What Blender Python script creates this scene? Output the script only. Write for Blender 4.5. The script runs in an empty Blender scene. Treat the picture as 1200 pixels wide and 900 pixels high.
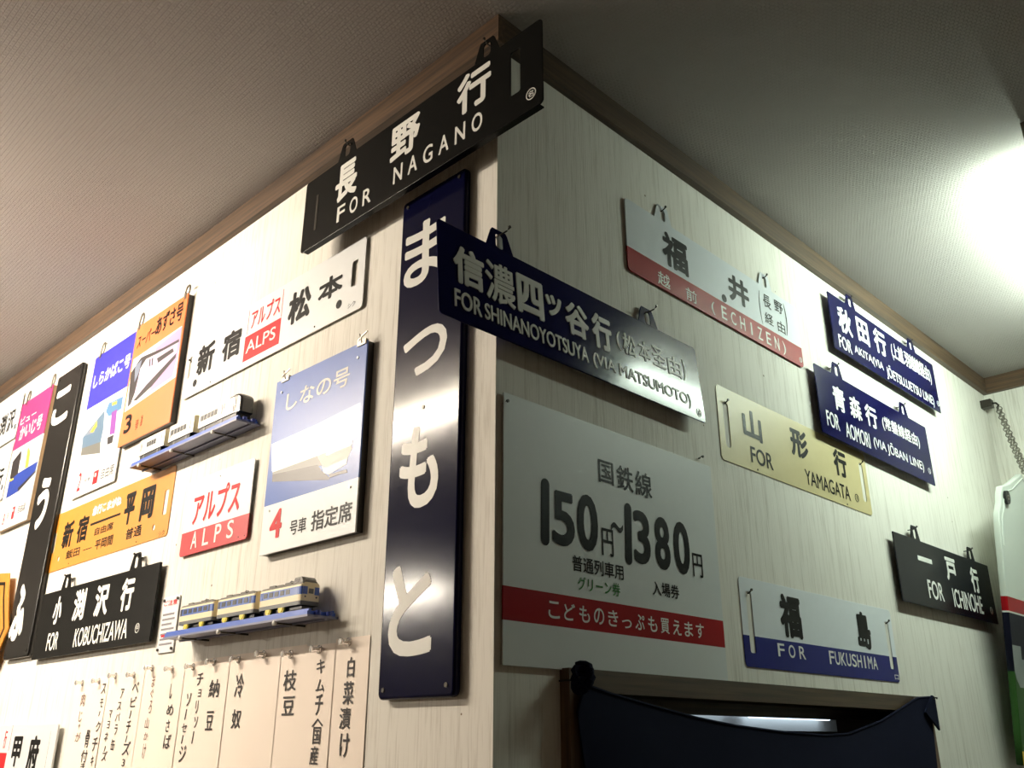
import bpy, bmesh, math, random
from mathutils import Vector, Matrix
random.seed(7)
PI = math.pi
scn = bpy.context.scene
COL = scn.collection

# ---------------------------------------------------------------- camera
K = 1.1                      # metres per measuring unit
CZ = 1.45                    # eye height above the floor
YAW, PITCH, ROLL, FPX = 0.792786, 0.377139, 0.00071291, 1058.26
F = Vector((-math.cos(YAW)*math.cos(PITCH), math.sin(YAW)*math.cos(PITCH), math.sin(PITCH)))
Rt = F.cross(Vector((0, 0, 1))).normalized()
Up = Rt.cross(F)
R2 = Rt*math.cos(ROLL) + Up*math.sin(ROLL)
U2 = -Rt*math.sin(ROLL) + Up*math.cos(ROLL)
cam = bpy.data.cameras.new('camera')
cam.sensor_width = 36.0
cam.lens = 36.0*FPX/1200.0
cam.clip_start = 0.02
cam_o = bpy.data.objects.new('camera', cam)
COL.objects.link(cam_o)
cam_o.matrix_world = Matrix(((R2.x, U2.x, -F.x, 0.71556141*K), (R2.y, U2.y, -F.y, -0.69854983*K),
                             (R2.z, U2.z, -F.z, CZ), (0, 0, 0, 1)))
scn.camera = cam_o

# ---------------------------------------------------------------- world, exposure
wd = bpy.data.worlds.new('world')
scn.world = wd
wd.use_nodes = True
wd.node_tree.nodes['Background'].inputs[0].default_value = (0.5, 0.5, 0.5, 1)
wd.node_tree.nodes['Background'].inputs[1].default_value = 0.05
vs = scn.view_settings
vs.view_transform = 'Standard'
vs.look = 'None'
vs.gamma = 1
vs.exposure = 0.0
vs.use_curve_mapping = False

# ---------------------------------------------------------------- lamps of the room (built further down as fixtures)
WARM_TUBE = dict(col=(1.0, 0.87, 0.71), power=122.0, p0=(-2.0, -1.0, 2.41), p1=(-0.95, -1.0, 2.41))
GREEN_TUBE = dict(col=(0.84, 1.0, 0.86), power=23.0, p0=(0.475, 0.95, 2.415), p1=(0.475, 1.70, 2.415))
FAR_TUBE = dict(col=(1.0, 0.90, 0.76), power=260.0, p0=(-4.9, -3.3, 2.40), p1=(-3.8, -3.3, 2.40))
KITCHEN_TUBE = dict(col=(0.68, 0.82, 1.0), power=0.28)
TILT_YOTS = -4.4            # degrees the navy board over the corner tips up

# ---------------------------------------------------------------- measured signs: place on the wall (m), size and markings (mm from the lower left corner)
SIGNS = {'nagano': {'side': 'L',
            'off': 44.0,
            'x': -0.446,
            'z': 2.2402,
            'w': 576.6,
            'h': 144.0,
            'items': [('T', '長', 'white', 0.03, (95.1, 55.6, 157.9, 130.0)), ('T', '野', 'white', 0.03, (245.5, 62.8, 318.5, 131.2)),
                      ('T', '行', 'white', 0.03, (403.7, 65.6, 477.0, 136.4)), ('T', 'FOR', 'white', 0.012, (106.5, 16.5, 200.3, 46.8)),
                      ('T', 'NAGANO', 'white', 0.012, (257.4, 20.8, 460.0, 52.3)), ('T', '名', 'white', 0.012, (546.1, 23.1, 563.6, 27.3)),
                      ('O', 'white', (555.1, 25.1), 8.5), ('H', '', (37.5, 31.0, 43.9, 103.2)), ('H', '', (515.0, 43.3, 534.6, 118.3)),
                      ('TAB', '', (120.4, 155.0)), ('TAB', '', (465.9, 161.8))]},
 'matsu': {'side': 'L',
           'off': 13.2,
           'x': -0.2011,
           'z': 1.4993,
           'w': 147.8,
           'h': 745.7,
           'items': [('T', 'ま', 'white', 0.022, (12.1, 584.1, 109.9, 691.1)), ('T', 'つ', 'white', 0.03, (19.8, 435.6, 117.3, 506.8)),
                     ('T', 'も', 'white', 0.024, (24.6, 240.7, 107.6, 358.8)), ('T', 'と', 'white', 0.026, (16.9, 50.6, 104.3, 168.4))]},
 'sm': {'side': 'L',
        'off': 5.5,
        'x': -0.9223,
        'z': 2.1028,
        'w': 617.9,
        'h': 132.7,
        'items': [('T', '新', 'black', 0.036, (52.2, 36.2, 122.8, 103.2)), ('T', '宿', 'black', 0.036, (153.7, 36.6, 226.0, 98.1)),
                  ('T', 'アルプス', 'red', 0.012, (258.0, 77.4, 360.4, 116.4)), ('R', 'red', (241.7, 13.6, 367.8, 65.7)), ('R', 'red', (246.5, 70.6, 247.3, 122.2)),
                  ('R', 'red', (366.8, 67.3, 366.9, 124.0)), ('T', 'ALPS', 'white', 0.008, (250.0, 28.3, 353.1, 54.2)),
                  ('T', '松', 'black', 0.036, (390.6, 37.2, 462.8, 102.1)), ('T', '本', 'black', 0.036, (485.1, 49.1, 557.5, 92.6)),
                  ('D', 'black', (550.9, 27.9), 8), ('D', 'black', (52.7, 24.6), 8), ('D', 'black', (121.2, 7.8), 1.8), ('D', 'black', (481.9, 9.1), 1.8),
                  ('H', '', (580.2, 48.5, 600.0, 95.9)), ('H', '', (3.0, 45.9, 28.5, 91.0)), ('T', 'シク', 'black', 0, (577.7, 9.7, 598.5, 18.8))]},
 'shin': {'side': 'L',
          'off': 14.3,
          'x': -0.5308,
          'z': 1.7289,
          'w': 259.6,
          'h': 302.5,
          'items': [('T', 'しなの号', 'white', 0.015, (38.2, 238.2, 219.0, 270.9)), ('T', '4', 'red', 0.03, (24.5, 22.5, 60.4, 70.5)),
                    ('T', '号車', 'black', 0.012, (85.7, 20.2, 131.3, 44.2)), ('T', '指定席', 'black', 0.014, (144.8, 17.7, 249.2, 49.1)),
                    ('D', 'rivet', (20.2, 278.5), 2), ('D', 'rivet', (237.7, 278.0), 2), ('D', 'rivet', (18.5, 71.4), 2), ('D', 'rivet', (240.2, 69.9), 2),
                    ('P', 'sky_pale', ((3.3, 189.2), (135.8, 192.6), (251.2, 199.9), (256.9, 145.3), (153.9, 145.1), (12.3, 139.8))),
                    ('P', 'cloud',
                     ((11.6, 161.7), (133.5, 187.9), (198.1, 193.0), (225.4, 192.9), (237.5, 179.8), (231.5, 137.9), (155.1, 136.3), (17.0, 131.7))),
                    ('P', 'train_grey', ((16.0, 137.3), (146.3, 138.2), (158.7, 130.4), (163.0, 119.4), (17.7, 128.0))),
                    ('P', 'train_dark', ((17.7, 120.8), (16.7, 133.5), (148.4, 123.1), (163.3, 109.3), (185.7, 94.9), (183.3, 92.1))),
                    ('P', 'white', ((146.3, 138.2), (154.8, 138.7), (234.1, 139.0), (237.7, 130.0), (228.6, 117.2), (175.0, 113.6), (160.1, 120.0))),
                    ('P', 'train_pale', ((160.2, 119.3), (175.0, 113.6), (228.6, 117.2), (227.0, 107.8), (182.2, 100.6), (167.7, 105.8))),
                    ('P', 'train_glass', ((169.0, 137.7), (239.0, 142.1), (238.1, 135.8), (172.5, 132.6))),
                    ('P', 'train_dark', ((182.2, 100.6), (228.0, 99.5), (231.3, 94.0), (210.0, 95.0), (185.7, 94.9))),
                    ('R', '_band', (-0.7, 80.6, 258.5, 81.7))]},
 'azusa': {'side': 'L',
           'off': 15.4,
           'x': -1.1913,
           'z': 2.0584,
           'w': 250.5,
           'h': 295.8,
           'items': [('T', 'スーパー', 'black', 0.01, (16.9, 235.1, 107.1, 267.3)), ('T', 'あずさ号', 'black', 0.02, (108.8, 237.4, 237.5, 284.1)),
                     ('T', '3', 'black', 0.025, (21.1, 25.3, 57.3, 70.0)), ('T', '号車', 'black', 0, (81.1, 21.8, 95.3, 45.6)),
                     ('T', '自由席', 'black', 0, (107.0, 24.5, 115.7, 51.0)), ('P', 'white', ((9.6, 211.5), (243.3, 220.0), (252.5, 100.0), (8.4, 82.3))),
                     ('P', 'lilac', ((125.0, 204.4), (243.8, 218.2), (246.0, 164.3), (232.4, 105.7), (126.3, 98.4), (139.9, 123.9))),
                     ('P', 'train_dark',
                      ((21.9, 90.9), (7.1, 178.2), (51.4, 203.5), (75.0, 202.0), (161.5, 193.1), (238.4, 190.5), (240.4, 183.5), (163.8, 185.9), (82.1, 190.9),
                       (57.7, 174.7), (50.7, 121.5), (36.7, 95.2))),
                     ('P', 'pale_lilac', ((58.8, 171.6), (82.6, 189.6), (236.4, 183.1), (235.0, 159.7), (99.4, 119.1), (46.3, 100.8))),
                     ('P', 'train_dark', ((139.9, 175.2), (214.4, 176.7), (222.7, 166.1), (149.7, 161.4))),
                     ('P', 'train_dark', ((100.2, 184.4), (107.3, 183.3), (109.9, 165.0), (104.1, 165.6))),
                     ('P', 'train_dark', ((112.9, 183.3), (119.7, 182.9), (122.5, 164.0), (117.0, 164.0))),
                     ('P', 'train_dark', ((46.8, 99.6), (107.3, 122.3), (235.3, 158.6), (235.3, 148.1), (133.6, 109.7), (65.4, 95.8))),
                     ('P', 'train_glass', ((26.9, 189.3), (59.5, 196.5), (53.0, 165.0), (37.0, 147.3))), ('R', '_band', (9.2, 212.8, 243.8, 218.2)),
                     ('R', '_band2', (8.4, 82.3, 252.5, 100.0))]},
 'shira': {'side': 'L',
           'off': 6.6,
           'x': -1.4509,
           'z': 1.9866,
           'w': 249.9,
           'h': 370.2,
           'items': [('T', 'しらかばこ号', 'white', 0.02, (17.6, 279.6, 228.9, 317.5)),
                     ('P', 'teal_grey', ((20.8, 108.5), (11.7, 155.6), (63.2, 176.0), (123.5, 198.3), (135.5, 146.7), (132.4, 114.7))),
                     ('P', 'train_grey', ((19.0, 107.5), (19.0, 125.8), (131.3, 117.2), (141.4, 87.2))),
                     ('P', 'train_glass', ((20.3, 157.0), (64.8, 172.2), (80.7, 174.2), (84.5, 151.7))),
                     ('P', 'yellow', ((53.6, 158.9), (86.0, 180.1), (91.9, 165.7), (72.2, 154.5))),
                     ('P', 'sky_blue', ((131.0, 193.0), (141.8, 211.8), (221.8, 207.4), (223.0, 176.7), (156.8, 173.7))),
                     ('P', 'yellow', ((161.9, 206.6), (189.8, 205.0), (190.9, 196.7), (165.0, 198.6))),
                     ('P', 'purple', ((169.8, 180.8), (198.5, 182.0), (208.7, 120.2), (179.6, 123.3))),
                     ('P', 'train_dark', ((170.9, 118.9), (204.6, 117.5), (203.7, 98.5), (176.2, 100.2))), ('T', '2', 'red', 0.01, (34.3, 14.0, 53.4, 60.1)),
                     ('T', '号車', 'black', 0, (73.7, 28.7, 108.3, 37.6)), ('R', 'red', (125.6, 14.2, 152.9, 45.9)),
                     ('T', '自由席', 'black', 0, (171.8, 17.4, 238.9, 43.8)), ('D', 'white', (137.0, 35.5), 5), ('R', '_band', (8.4, 226.5, 255.2, 230.0))]},
 'kofu': {'side': 'L',
          'off': 14.3,
          'x': -1.6826,
          'z': 1.631,
          'w': 168.5,
          'h': 735.1,
          'items': [('T', 'こ', 'white', 0.04, (11.2, 585.8, 124.6, 687.6)), ('T', 'う', 'white', 0.04, (30.2, 309.5, 110.2, 444.6)),
                    ('T', 'ふ', 'white', 0.045, (10.6, 41.3, 100.9, 178.2))]},
 'view': {'side': 'L',
          'off': 14.3,
          'x': -1.9465,
          'z': 1.9816,
          'w': 233.0,
          'h': 375.1,
          'items': [('T', 'ビュー', 'white', 0.015, (17.6, 306.6, 140.6, 328.6)), ('T', 'かいじ号', 'white', 0.015, (32.0, 254.8, 201.3, 299.3)),
                    ('P', 'train_dark', ((26.7, 148.7), (20.2, 199.6), (78.1, 220.5), (90.1, 187.3), (89.7, 148.5), (88.6, 134.2))),
                    ('P', 'train_pale', ((84.1, 188.6), (101.4, 209.5), (136.2, 158.4), (89.7, 148.5))),
                    ('P', 'cream', ((148.7, 182.2), (230.8, 180.3), (233.6, 156.2), (160.5, 160.6))),
                    ('P', 'yellow', ((137.7, 155.7), (128.5, 219.2), (155.5, 200.1), (163.4, 155.2))),
                    ('P', 'cobalt', ((29.5, 91.3), (27.0, 141.3), (94.0, 152.5), (233.6, 156.2), (231.0, 133.3), (120.3, 94.8))),
                    ('P', 'yellow', ((25.5, 139.2), (61.8, 139.5), (58.6, 144.9), (24.7, 145.2))),
                    ('P', 'train_dark', ((114.2, 105.4), (231.9, 131.8), (232.7, 125.6), (124.6, 94.0))), ('T', '8', 'red', 0, (42.2, 13.9, 55.3, 45.7)),
                    ('T', '号車', 'black', 0, (70.8, 24.3, 85.3, 44.4)), ('R', 'red', (107.7, 19.7, 126.9, 53.7)),
                    ('T', '自由席', 'black', 0, (152.1, 27.7, 207.9, 51.0)), ('D', 'white', (114.3, 44.2), 4), ('R', '_band', (-3.6, 233.3, 241.5, 235.0))]},
 'hira': {'side': 'L',
          'off': 1.7,
          'x': -1.5278,
          'z': 1.8216,
          'w': 620.0,
          'h': 142.6,
          'items': [('T', '新', 'black', 0.03, (64.9, 48.4, 126.0, 112.9)), ('T', '宿', 'black', 0.03, (150.0, 49.7, 211.2, 112.2)),
                    ('T', '急行こまがね', 'white', 0.05, (222.9, 101.9, 376.5, 125.9)), ('T', '急行こまがね', 'red', 0.004, (222.9, 101.9, 376.5, 125.9)),
                    ('P', 'black', ((222.3, 85.9), (381.2, 85.0), (381.2, 80.0), (223.7, 80.1))), ('T', '平', 'black', 0.035, (399.4, 51.2, 450.5, 121.4)),
                    ('T', '岡', 'black', 0.035, (479.6, 47.8, 541.0, 118.5)), ('T', '自由席', 'black', 0.015, (255.9, 52.8, 353.1, 70.9)),
                    ('T', '普通', 'black', 0.015, (427.3, 18.0, 501.0, 41.6)), ('T', '飯田', 'black', 0.015, (107.1, 19.6, 185.7, 40.3)),
                    ('R', 'black', (204.3, 26.9, 252.6, 28.7)), ('T', '平岡間', 'black', 0.015, (270.1, 18.7, 362.9, 40.5)), ('H', '', (586.6, 45.1, 602.0, 95.9)),
                    ('H', '', (6.5, 47.3, 17.9, 97.1)), ('HD', '', (555.8, 25.2), 6), ('HD', '', (59.8, 27.6), 6), ('D', 'black', (483.3, 6.8), 1.5),
                    ('D', 'black', (131.6, 7.7), 1.5), ('T', 'シク', 'black', 0, (583.9, 2.0, 608.7, 13.2))]},
 'kobu': {'side': 'L',
          'off': 13.2,
          'x': -1.487,
          'z': 1.6206,
          'w': 593.8,
          'h': 146.7,
          'items': [('T', '小', 'white', 0.035, (85.6, 70.6, 132.9, 132.0)), ('T', '渕', 'white', 0.03, (199.7, 68.0, 261.6, 134.5)),
                    ('T', '沢', 'white', 0.035, (312.5, 67.4, 380.0, 132.3)), ('T', '行', 'white', 0.035, (438.4, 66.3, 496.2, 132.0)),
                    ('T', 'FOR', 'white', 0.012, (80.2, 14.6, 144.4, 53.3)), ('T', 'KOBUCHIZAWA', 'white', 0.012, (233.1, 12.8, 492.8, 51.3)),
                    ('T', '甲', 'white', 0, (528.3, 21.3, 542.8, 35.8)), ('O', 'white', (535.5, 28.7), 8.5), ('TAB', '', (129.8, 150.2)),
                    ('TAB', '', (483.1, 150.3))]},
 'alps': {'side': 'L',
          'off': 6.6,
          'x': -0.8329,
          'z': 1.7678,
          'w': 241.9,
          'h': 143.1,
          'items': [('T', 'アルプス', 'red', 0.018, (33.7, 54.8, 204.3, 114.1)), ('T', 'ALPS', 'white', 0.008, (42.2, 9.4, 194.0, 41.3)),
                    ('R', '_band', (-3.4, 41.6, 237.4, 46.2)), ('D', 'black', (123.3, 132.4), 1.2), ('D', 'black', (213.5, 6.7), 1),
                    ('D', 'black', (234.2, 6.1), 1)]},
 'notice': {'side': 'L', 'off': 3.3, 'x': -0.8774, 'z': 1.5987, 'w': 63.1, 'h': 100.2, 'items': [('T', 'ご注意', 'red', 0.01, (5.1, 83.6, 56.6, 93.6))]},
 'yots': {'side': 'R',
          'off': 19.8,
          'x': -0.1174,
          'z': 1.9427,
          'w': 588.7,
          'h': 140.1,
          'items': [('T', '信', 'white', 0.03, (25.7, 54.9, 80.7, 112.7)), ('T', '濃', 'white', 0.014, (82.6, 51.2, 138.8, 114.1)),
                    ('T', '四', 'white', 0.035, (142.9, 53.2, 196.7, 115.3)), ('T', 'ッ', 'white', 0.04, (201.9, 70.6, 236.3, 105.5)),
                    ('T', '谷', 'white', 0.03, (242.9, 54.8, 295.5, 109.9)), ('T', '行', 'white', 0.03, (303.5, 51.9, 349.8, 112.2)),
                    ('T', '(', 'white', 0, (361.9, 65.7, 371.8, 98.2)), ('T', '松', 'white', 0.015, (377.5, 64.2, 409.6, 100.9)),
                    ('T', '本', 'white', 0.015, (418.5, 66.9, 449.1, 101.7)), ('T', '圣', 'white', 0.012, (454.6, 68.0, 490.0, 103.9)),
                    ('T', '由', 'white', 0.015, (496.2, 64.7, 534.0, 100.4)), ('T', ')', 'white', 0, (538.6, 65.3, 546.9, 102.9)),
                    ('T', 'FOR', 'white', 0.012, (25.7, 17.5, 73.3, 44.4)), ('T', 'SHINANOYOTSUYA', 'white', 0.01, (78.7, 18.3, 288.1, 42.6)),
                    ('T', '(VIA MATSUMOTO)', 'white', 0.01, (298.6, 19.1, 550.3, 38.8)), ('T', '名', 'white', 0, (562.5, 10.9, 578.8, 18.8)),
                    ('O', 'white', (570.6, 14.9), 7), ('TAB', '', (115.7, 141.9)), ('TAB', '', (456.7, 139.7))]},
 'fukui': {'side': 'R',
           'off': 4.4,
           'x': 0.2977,
           'z': 2.1711,
           'w': 592.1,
           'h': 139.8,
           'items': [('T', '福', 'black', 0.034, (102.2, 52.4, 181.1, 121.9)), ('T', '井', 'black', 0.036, (315.7, 60.8, 390.8, 119.9)),
                     ('D', 'black', (296.7, 54.7), 8), ('T', '(', 'black', -0.005, (430.0, 47.9, 436.3, 122.9)),
                     ('T', '長', 'black', 0.008, (447.7, 92.3, 477.7, 122.4)), ('T', '野', 'black', 0.008, (492.7, 98.1, 527.0, 124.7)),
                     ('T', '経', 'black', 0.008, (447.8, 56.7, 480.3, 81.7)), ('T', '由', 'black', 0.008, (496.8, 53.7, 527.5, 80.1)),
                     ('T', ')', 'black', -0.005, (530.9, 54.2, 540.4, 127.9)), ('T', '越', 'white', 0.008, (82.8, 5.2, 118.4, 32.1)),
                     ('T', '前', 'white', 0.008, (166.8, 6.5, 200.8, 31.5)), ('T', '(', 'white', 0, (248.3, 6.2, 259.6, 32.9)),
                     ('T', 'ECHIZEN', 'white', 0.01, (282.3, 8.7, 494.1, 35.6)), ('T', ')', 'white', 0, (507.4, 4.8, 520.0, 35.5)),
                     ('T', '金', 'white', 0, (575.8, 11.1, 586.3, 18.7)), ('O', 'white', (581.1, 15.2), 5), ('R', '_band', (2.5, 43.3, 599.5, 47.5)),
                     ('TAB', '', (112.1, 139.0)), ('TAB', '', (464.4, 149.1))]},
 'akita': {'side': 'R',
           'off': 16.5,
           'x': 1.0289,
           'z': 2.2586,
           'w': 605.1,
           'h': 140.4,
           'items': [('T', '秋', 'white', 0.03, (36.9, 54.6, 105.2, 120.8)), ('T', '田', 'white', 0.035, (134.1, 60.9, 196.9, 124.6)),
                     ('T', '行', 'white', 0.03, (226.3, 62.2, 295.1, 129.9)), ('T', '(上越.羽越線経由)', 'white', 0.012, (324.9, 70.7, 576.0, 122.0)),
                     ('T', 'FOR', 'white', 0.012, (23.8, 8.7, 87.5, 42.2)), ('T', 'AKITA(VIA', 'white', 0.01, (102.6, 18.0, 257.9, 38.2)),
                     ('T', 'JŌETSU.UETSU LINE)', 'white', 0.01, (272.2, 8.8, 564.9, 35.8)), ('T', '名', 'white', 0, (578.6, 19.2, 604.9, 29.0)),
                     ('O', 'white', (592.8, 24.8), 7), ('TAB', '', (118.7, 142.7)), ('TAB', '', (469.4, 143.7))]},
 'aomori': {'side': 'R',
            'off': 16.5,
            'x': 0.9117,
            'z': 2.0341,
            'w': 585.3,
            'h': 152.6,
            'items': [('T', '青', 'white', 0.025, (70.2, 69.2, 126.4, 125.6)), ('T', '森', 'white', 0.025, (147.3, 70.9, 204.9, 124.0)),
                      ('T', '行', 'white', 0.03, (224.5, 71.1, 285.9, 124.7)), ('T', '(常磐線経由)', 'white', 0.012, (313.4, 80.1, 526.1, 118.0)),
                      ('T', 'FOR', 'white', 0.012, (25.8, 20.6, 82.5, 56.0)), ('T', 'AOMORI', 'white', 0.01, (110.0, 14.9, 228.0, 51.1)),
                      ('T', '(VIA JŌBAN LINE)', 'white', 0.008, (247.4, 24.8, 526.1, 47.9)), ('T', '名', 'white', 0, (551.5, 28.1, 571.3, 40.3)),
                      ('O', 'white', (560.4, 33.7), 7), ('TAB', '', (107.7, 150.0)), ('TAB', '', (457.3, 148.7))]},
 'yama': {'side': 'R',
          'off': 1.5,
          'x': 0.5412,
          'z': 1.9003,
          'w': 591.0,
          'h': 138.9,
          'items': [('T', '山', 'black', 0.035, (80.5, 59.9, 146.9, 116.5)), ('T', '形', 'black', 0.035, (255.9, 64.1, 325.6, 123.4)),
                    ('T', '行', 'black', 0.035, (434.5, 61.3, 493.4, 120.1)), ('T', 'FOR', 'black', 0.012, (98.8, 15.2, 176.7, 46.4)),
                    ('T', 'YAMAGATA', 'black', 0.008, (299.4, 14.3, 491.9, 45.1)), ('T', '名', 'black', 0, (511.9, 23.3, 533.7, 31.1)),
                    ('O', 'black', (522.7, 27.2), 8), ('D', 'black', (118.3, 5.3), 1.8), ('D', 'black', (472.1, 4.6), 1.8),
                    ('H', '', (17.7, 26.0, 35.3, 111.6)), ('H', '', (558.8, 26.3, 570.1, 112.9))]},
 'fuku': {'side': 'R',
          'off': 1.5,
          'x': 0.5584,
          'z': 1.5613,
          'w': 586.8,
          'h': 142.4,
          'items': [('T', '福', 'black', 0.04, (124.9, 54.7, 200.0, 129.4)), ('T', '島', 'black', 0.035, (418.3, 55.6, 478.6, 127.0)),
                    ('T', 'FOR', 'white', 0.012, (105.6, 21.8, 201.0, 43.3)), ('T', 'FUKUSHIMA', 'white', 0.012, (289.2, 19.6, 489.6, 43.0)),
                    ('T', 'ロ', 'white', 0.01, (563.1, 5.3, 582.2, 14.3)), ('H', '', (25.0, 22.1, 30.3, 120.1)), ('H', '', (558.4, 24.5, 562.3, 116.8)),
                    ('R', '_band', (2.2, 46.6, 590.1, 51.8))]},
 'ichi': {'side': 'R',
          'off': 15.4,
          'x': 1.1897,
          'z': 1.7269,
          'w': 583.0,
          'h': 148.3,
          'items': [('T', '一', 'white', 0.04, (117.6, 101.4, 198.2, 112.2)), ('T', '戸', 'white', 0.035, (279.5, 76.3, 345.0, 132.5)),
                    ('T', '行', 'white', 0.035, (438.9, 65.9, 492.4, 129.1)), ('T', 'FOR', 'white', 0.012, (149.5, 20.8, 237.4, 63.0)),
                    ('T', 'ICHINOHE', 'white', 0.01, (295.6, 15.6, 487.9, 59.8)), ('T', '名', 'white', 0, (541.3, 23.8, 555.2, 38.4)),
                    ('O', 'white', (547.6, 31.0), 8), ('TAB', '', (126.3, 153.5)), ('TAB', '', (470.8, 148.6))]},
 'price': {'side': 'R',
           'off': 4.4,
           'x': 0.0106,
           'z': 1.5335,
           'w': 486.7,
           'h': 343.0,
           'items': [('T', '国', 'black', 0.012, (190.3, 258.9, 224.4, 292.8)), ('T', '鉄', 'black', 0.012, (231.3, 256.8, 271.1, 294.2)),
                     ('T', '線', 'black', 0.012, (275.7, 255.1, 316.7, 294.3)), ('S', 'black', 10, ((77.8, 233.2), (76.4, 159.6))),
                     ('T', '5', 'black', 0.025, (90.1, 155.6, 135.8, 229.7)), ('T', '0', 'black', 0.025, (140.2, 155.8, 185.1, 235.1)),
                     ('T', '円', 'black', 0.008, (192.2, 155.2, 217.7, 193.7)), ('T', '~', 'black', 0.015, (213.5, 192.0, 241.2, 205.7)),
                     ('S', 'black', 10, ((254.9, 231.5), (251.6, 157.4))), ('T', '3', 'black', 0.025, (264.5, 154.1, 305.5, 233.2)),
                     ('T', '8', 'black', 0.025, (316.2, 152.5, 355.0, 232.6)), ('T', '0', 'black', 0.025, (363.9, 151.9, 407.1, 233.5)),
                     ('T', '円', 'black', 0.008, (412.7, 152.8, 439.8, 189.3)), ('T', '普通列車用', 'black', 0.012, (128.7, 126.0, 237.9, 147.1)),
                     ('T', 'グリーン券', 'green', 0.012, (138.5, 102.2, 228.8, 120.4)), ('T', '入場券', 'black', 0.012, (304.4, 113.2, 371.0, 133.8)),
                     ('T', 'こどものきっぷも買えます', 'white', 0.012, (80.5, 61.1, 429.8, 82.6)), ('R', '_band', (4.5, 91.7, 495.5, 93.4)),
                     ('R', '_band2', (4.7, 51.4, 494.8, 53.0))]},
 'koufu2': {'side': 'L',
            'off': 13.2,
            'x': -1.9777,
            'z': 1.3361,
            'w': 719.3,
            'h': 148.6,
            'items': [('T', '甲', 'black', 0.035, (481.2, 62.6, 534.8, 124.5)), ('T', '府', 'black', 0.035, (578.4, 54.9, 639.4, 125.8)),
                      ('T', '行', 'red', 0.01, (415.7, 99.2, 431.6, 137.4)), ('R', 'red', (193.1, 47.2, 448.8, 89.9)),
                      ('R', 'black', (686.1, 63.5, 686.4, 134.2)), ('R', 'red', (449.9, 94.2, 462.6, 147.2)),
                      ('T', '急', 'red', 0.01, (355.1, 96.4, 372.3, 133.4))]}}
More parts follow.
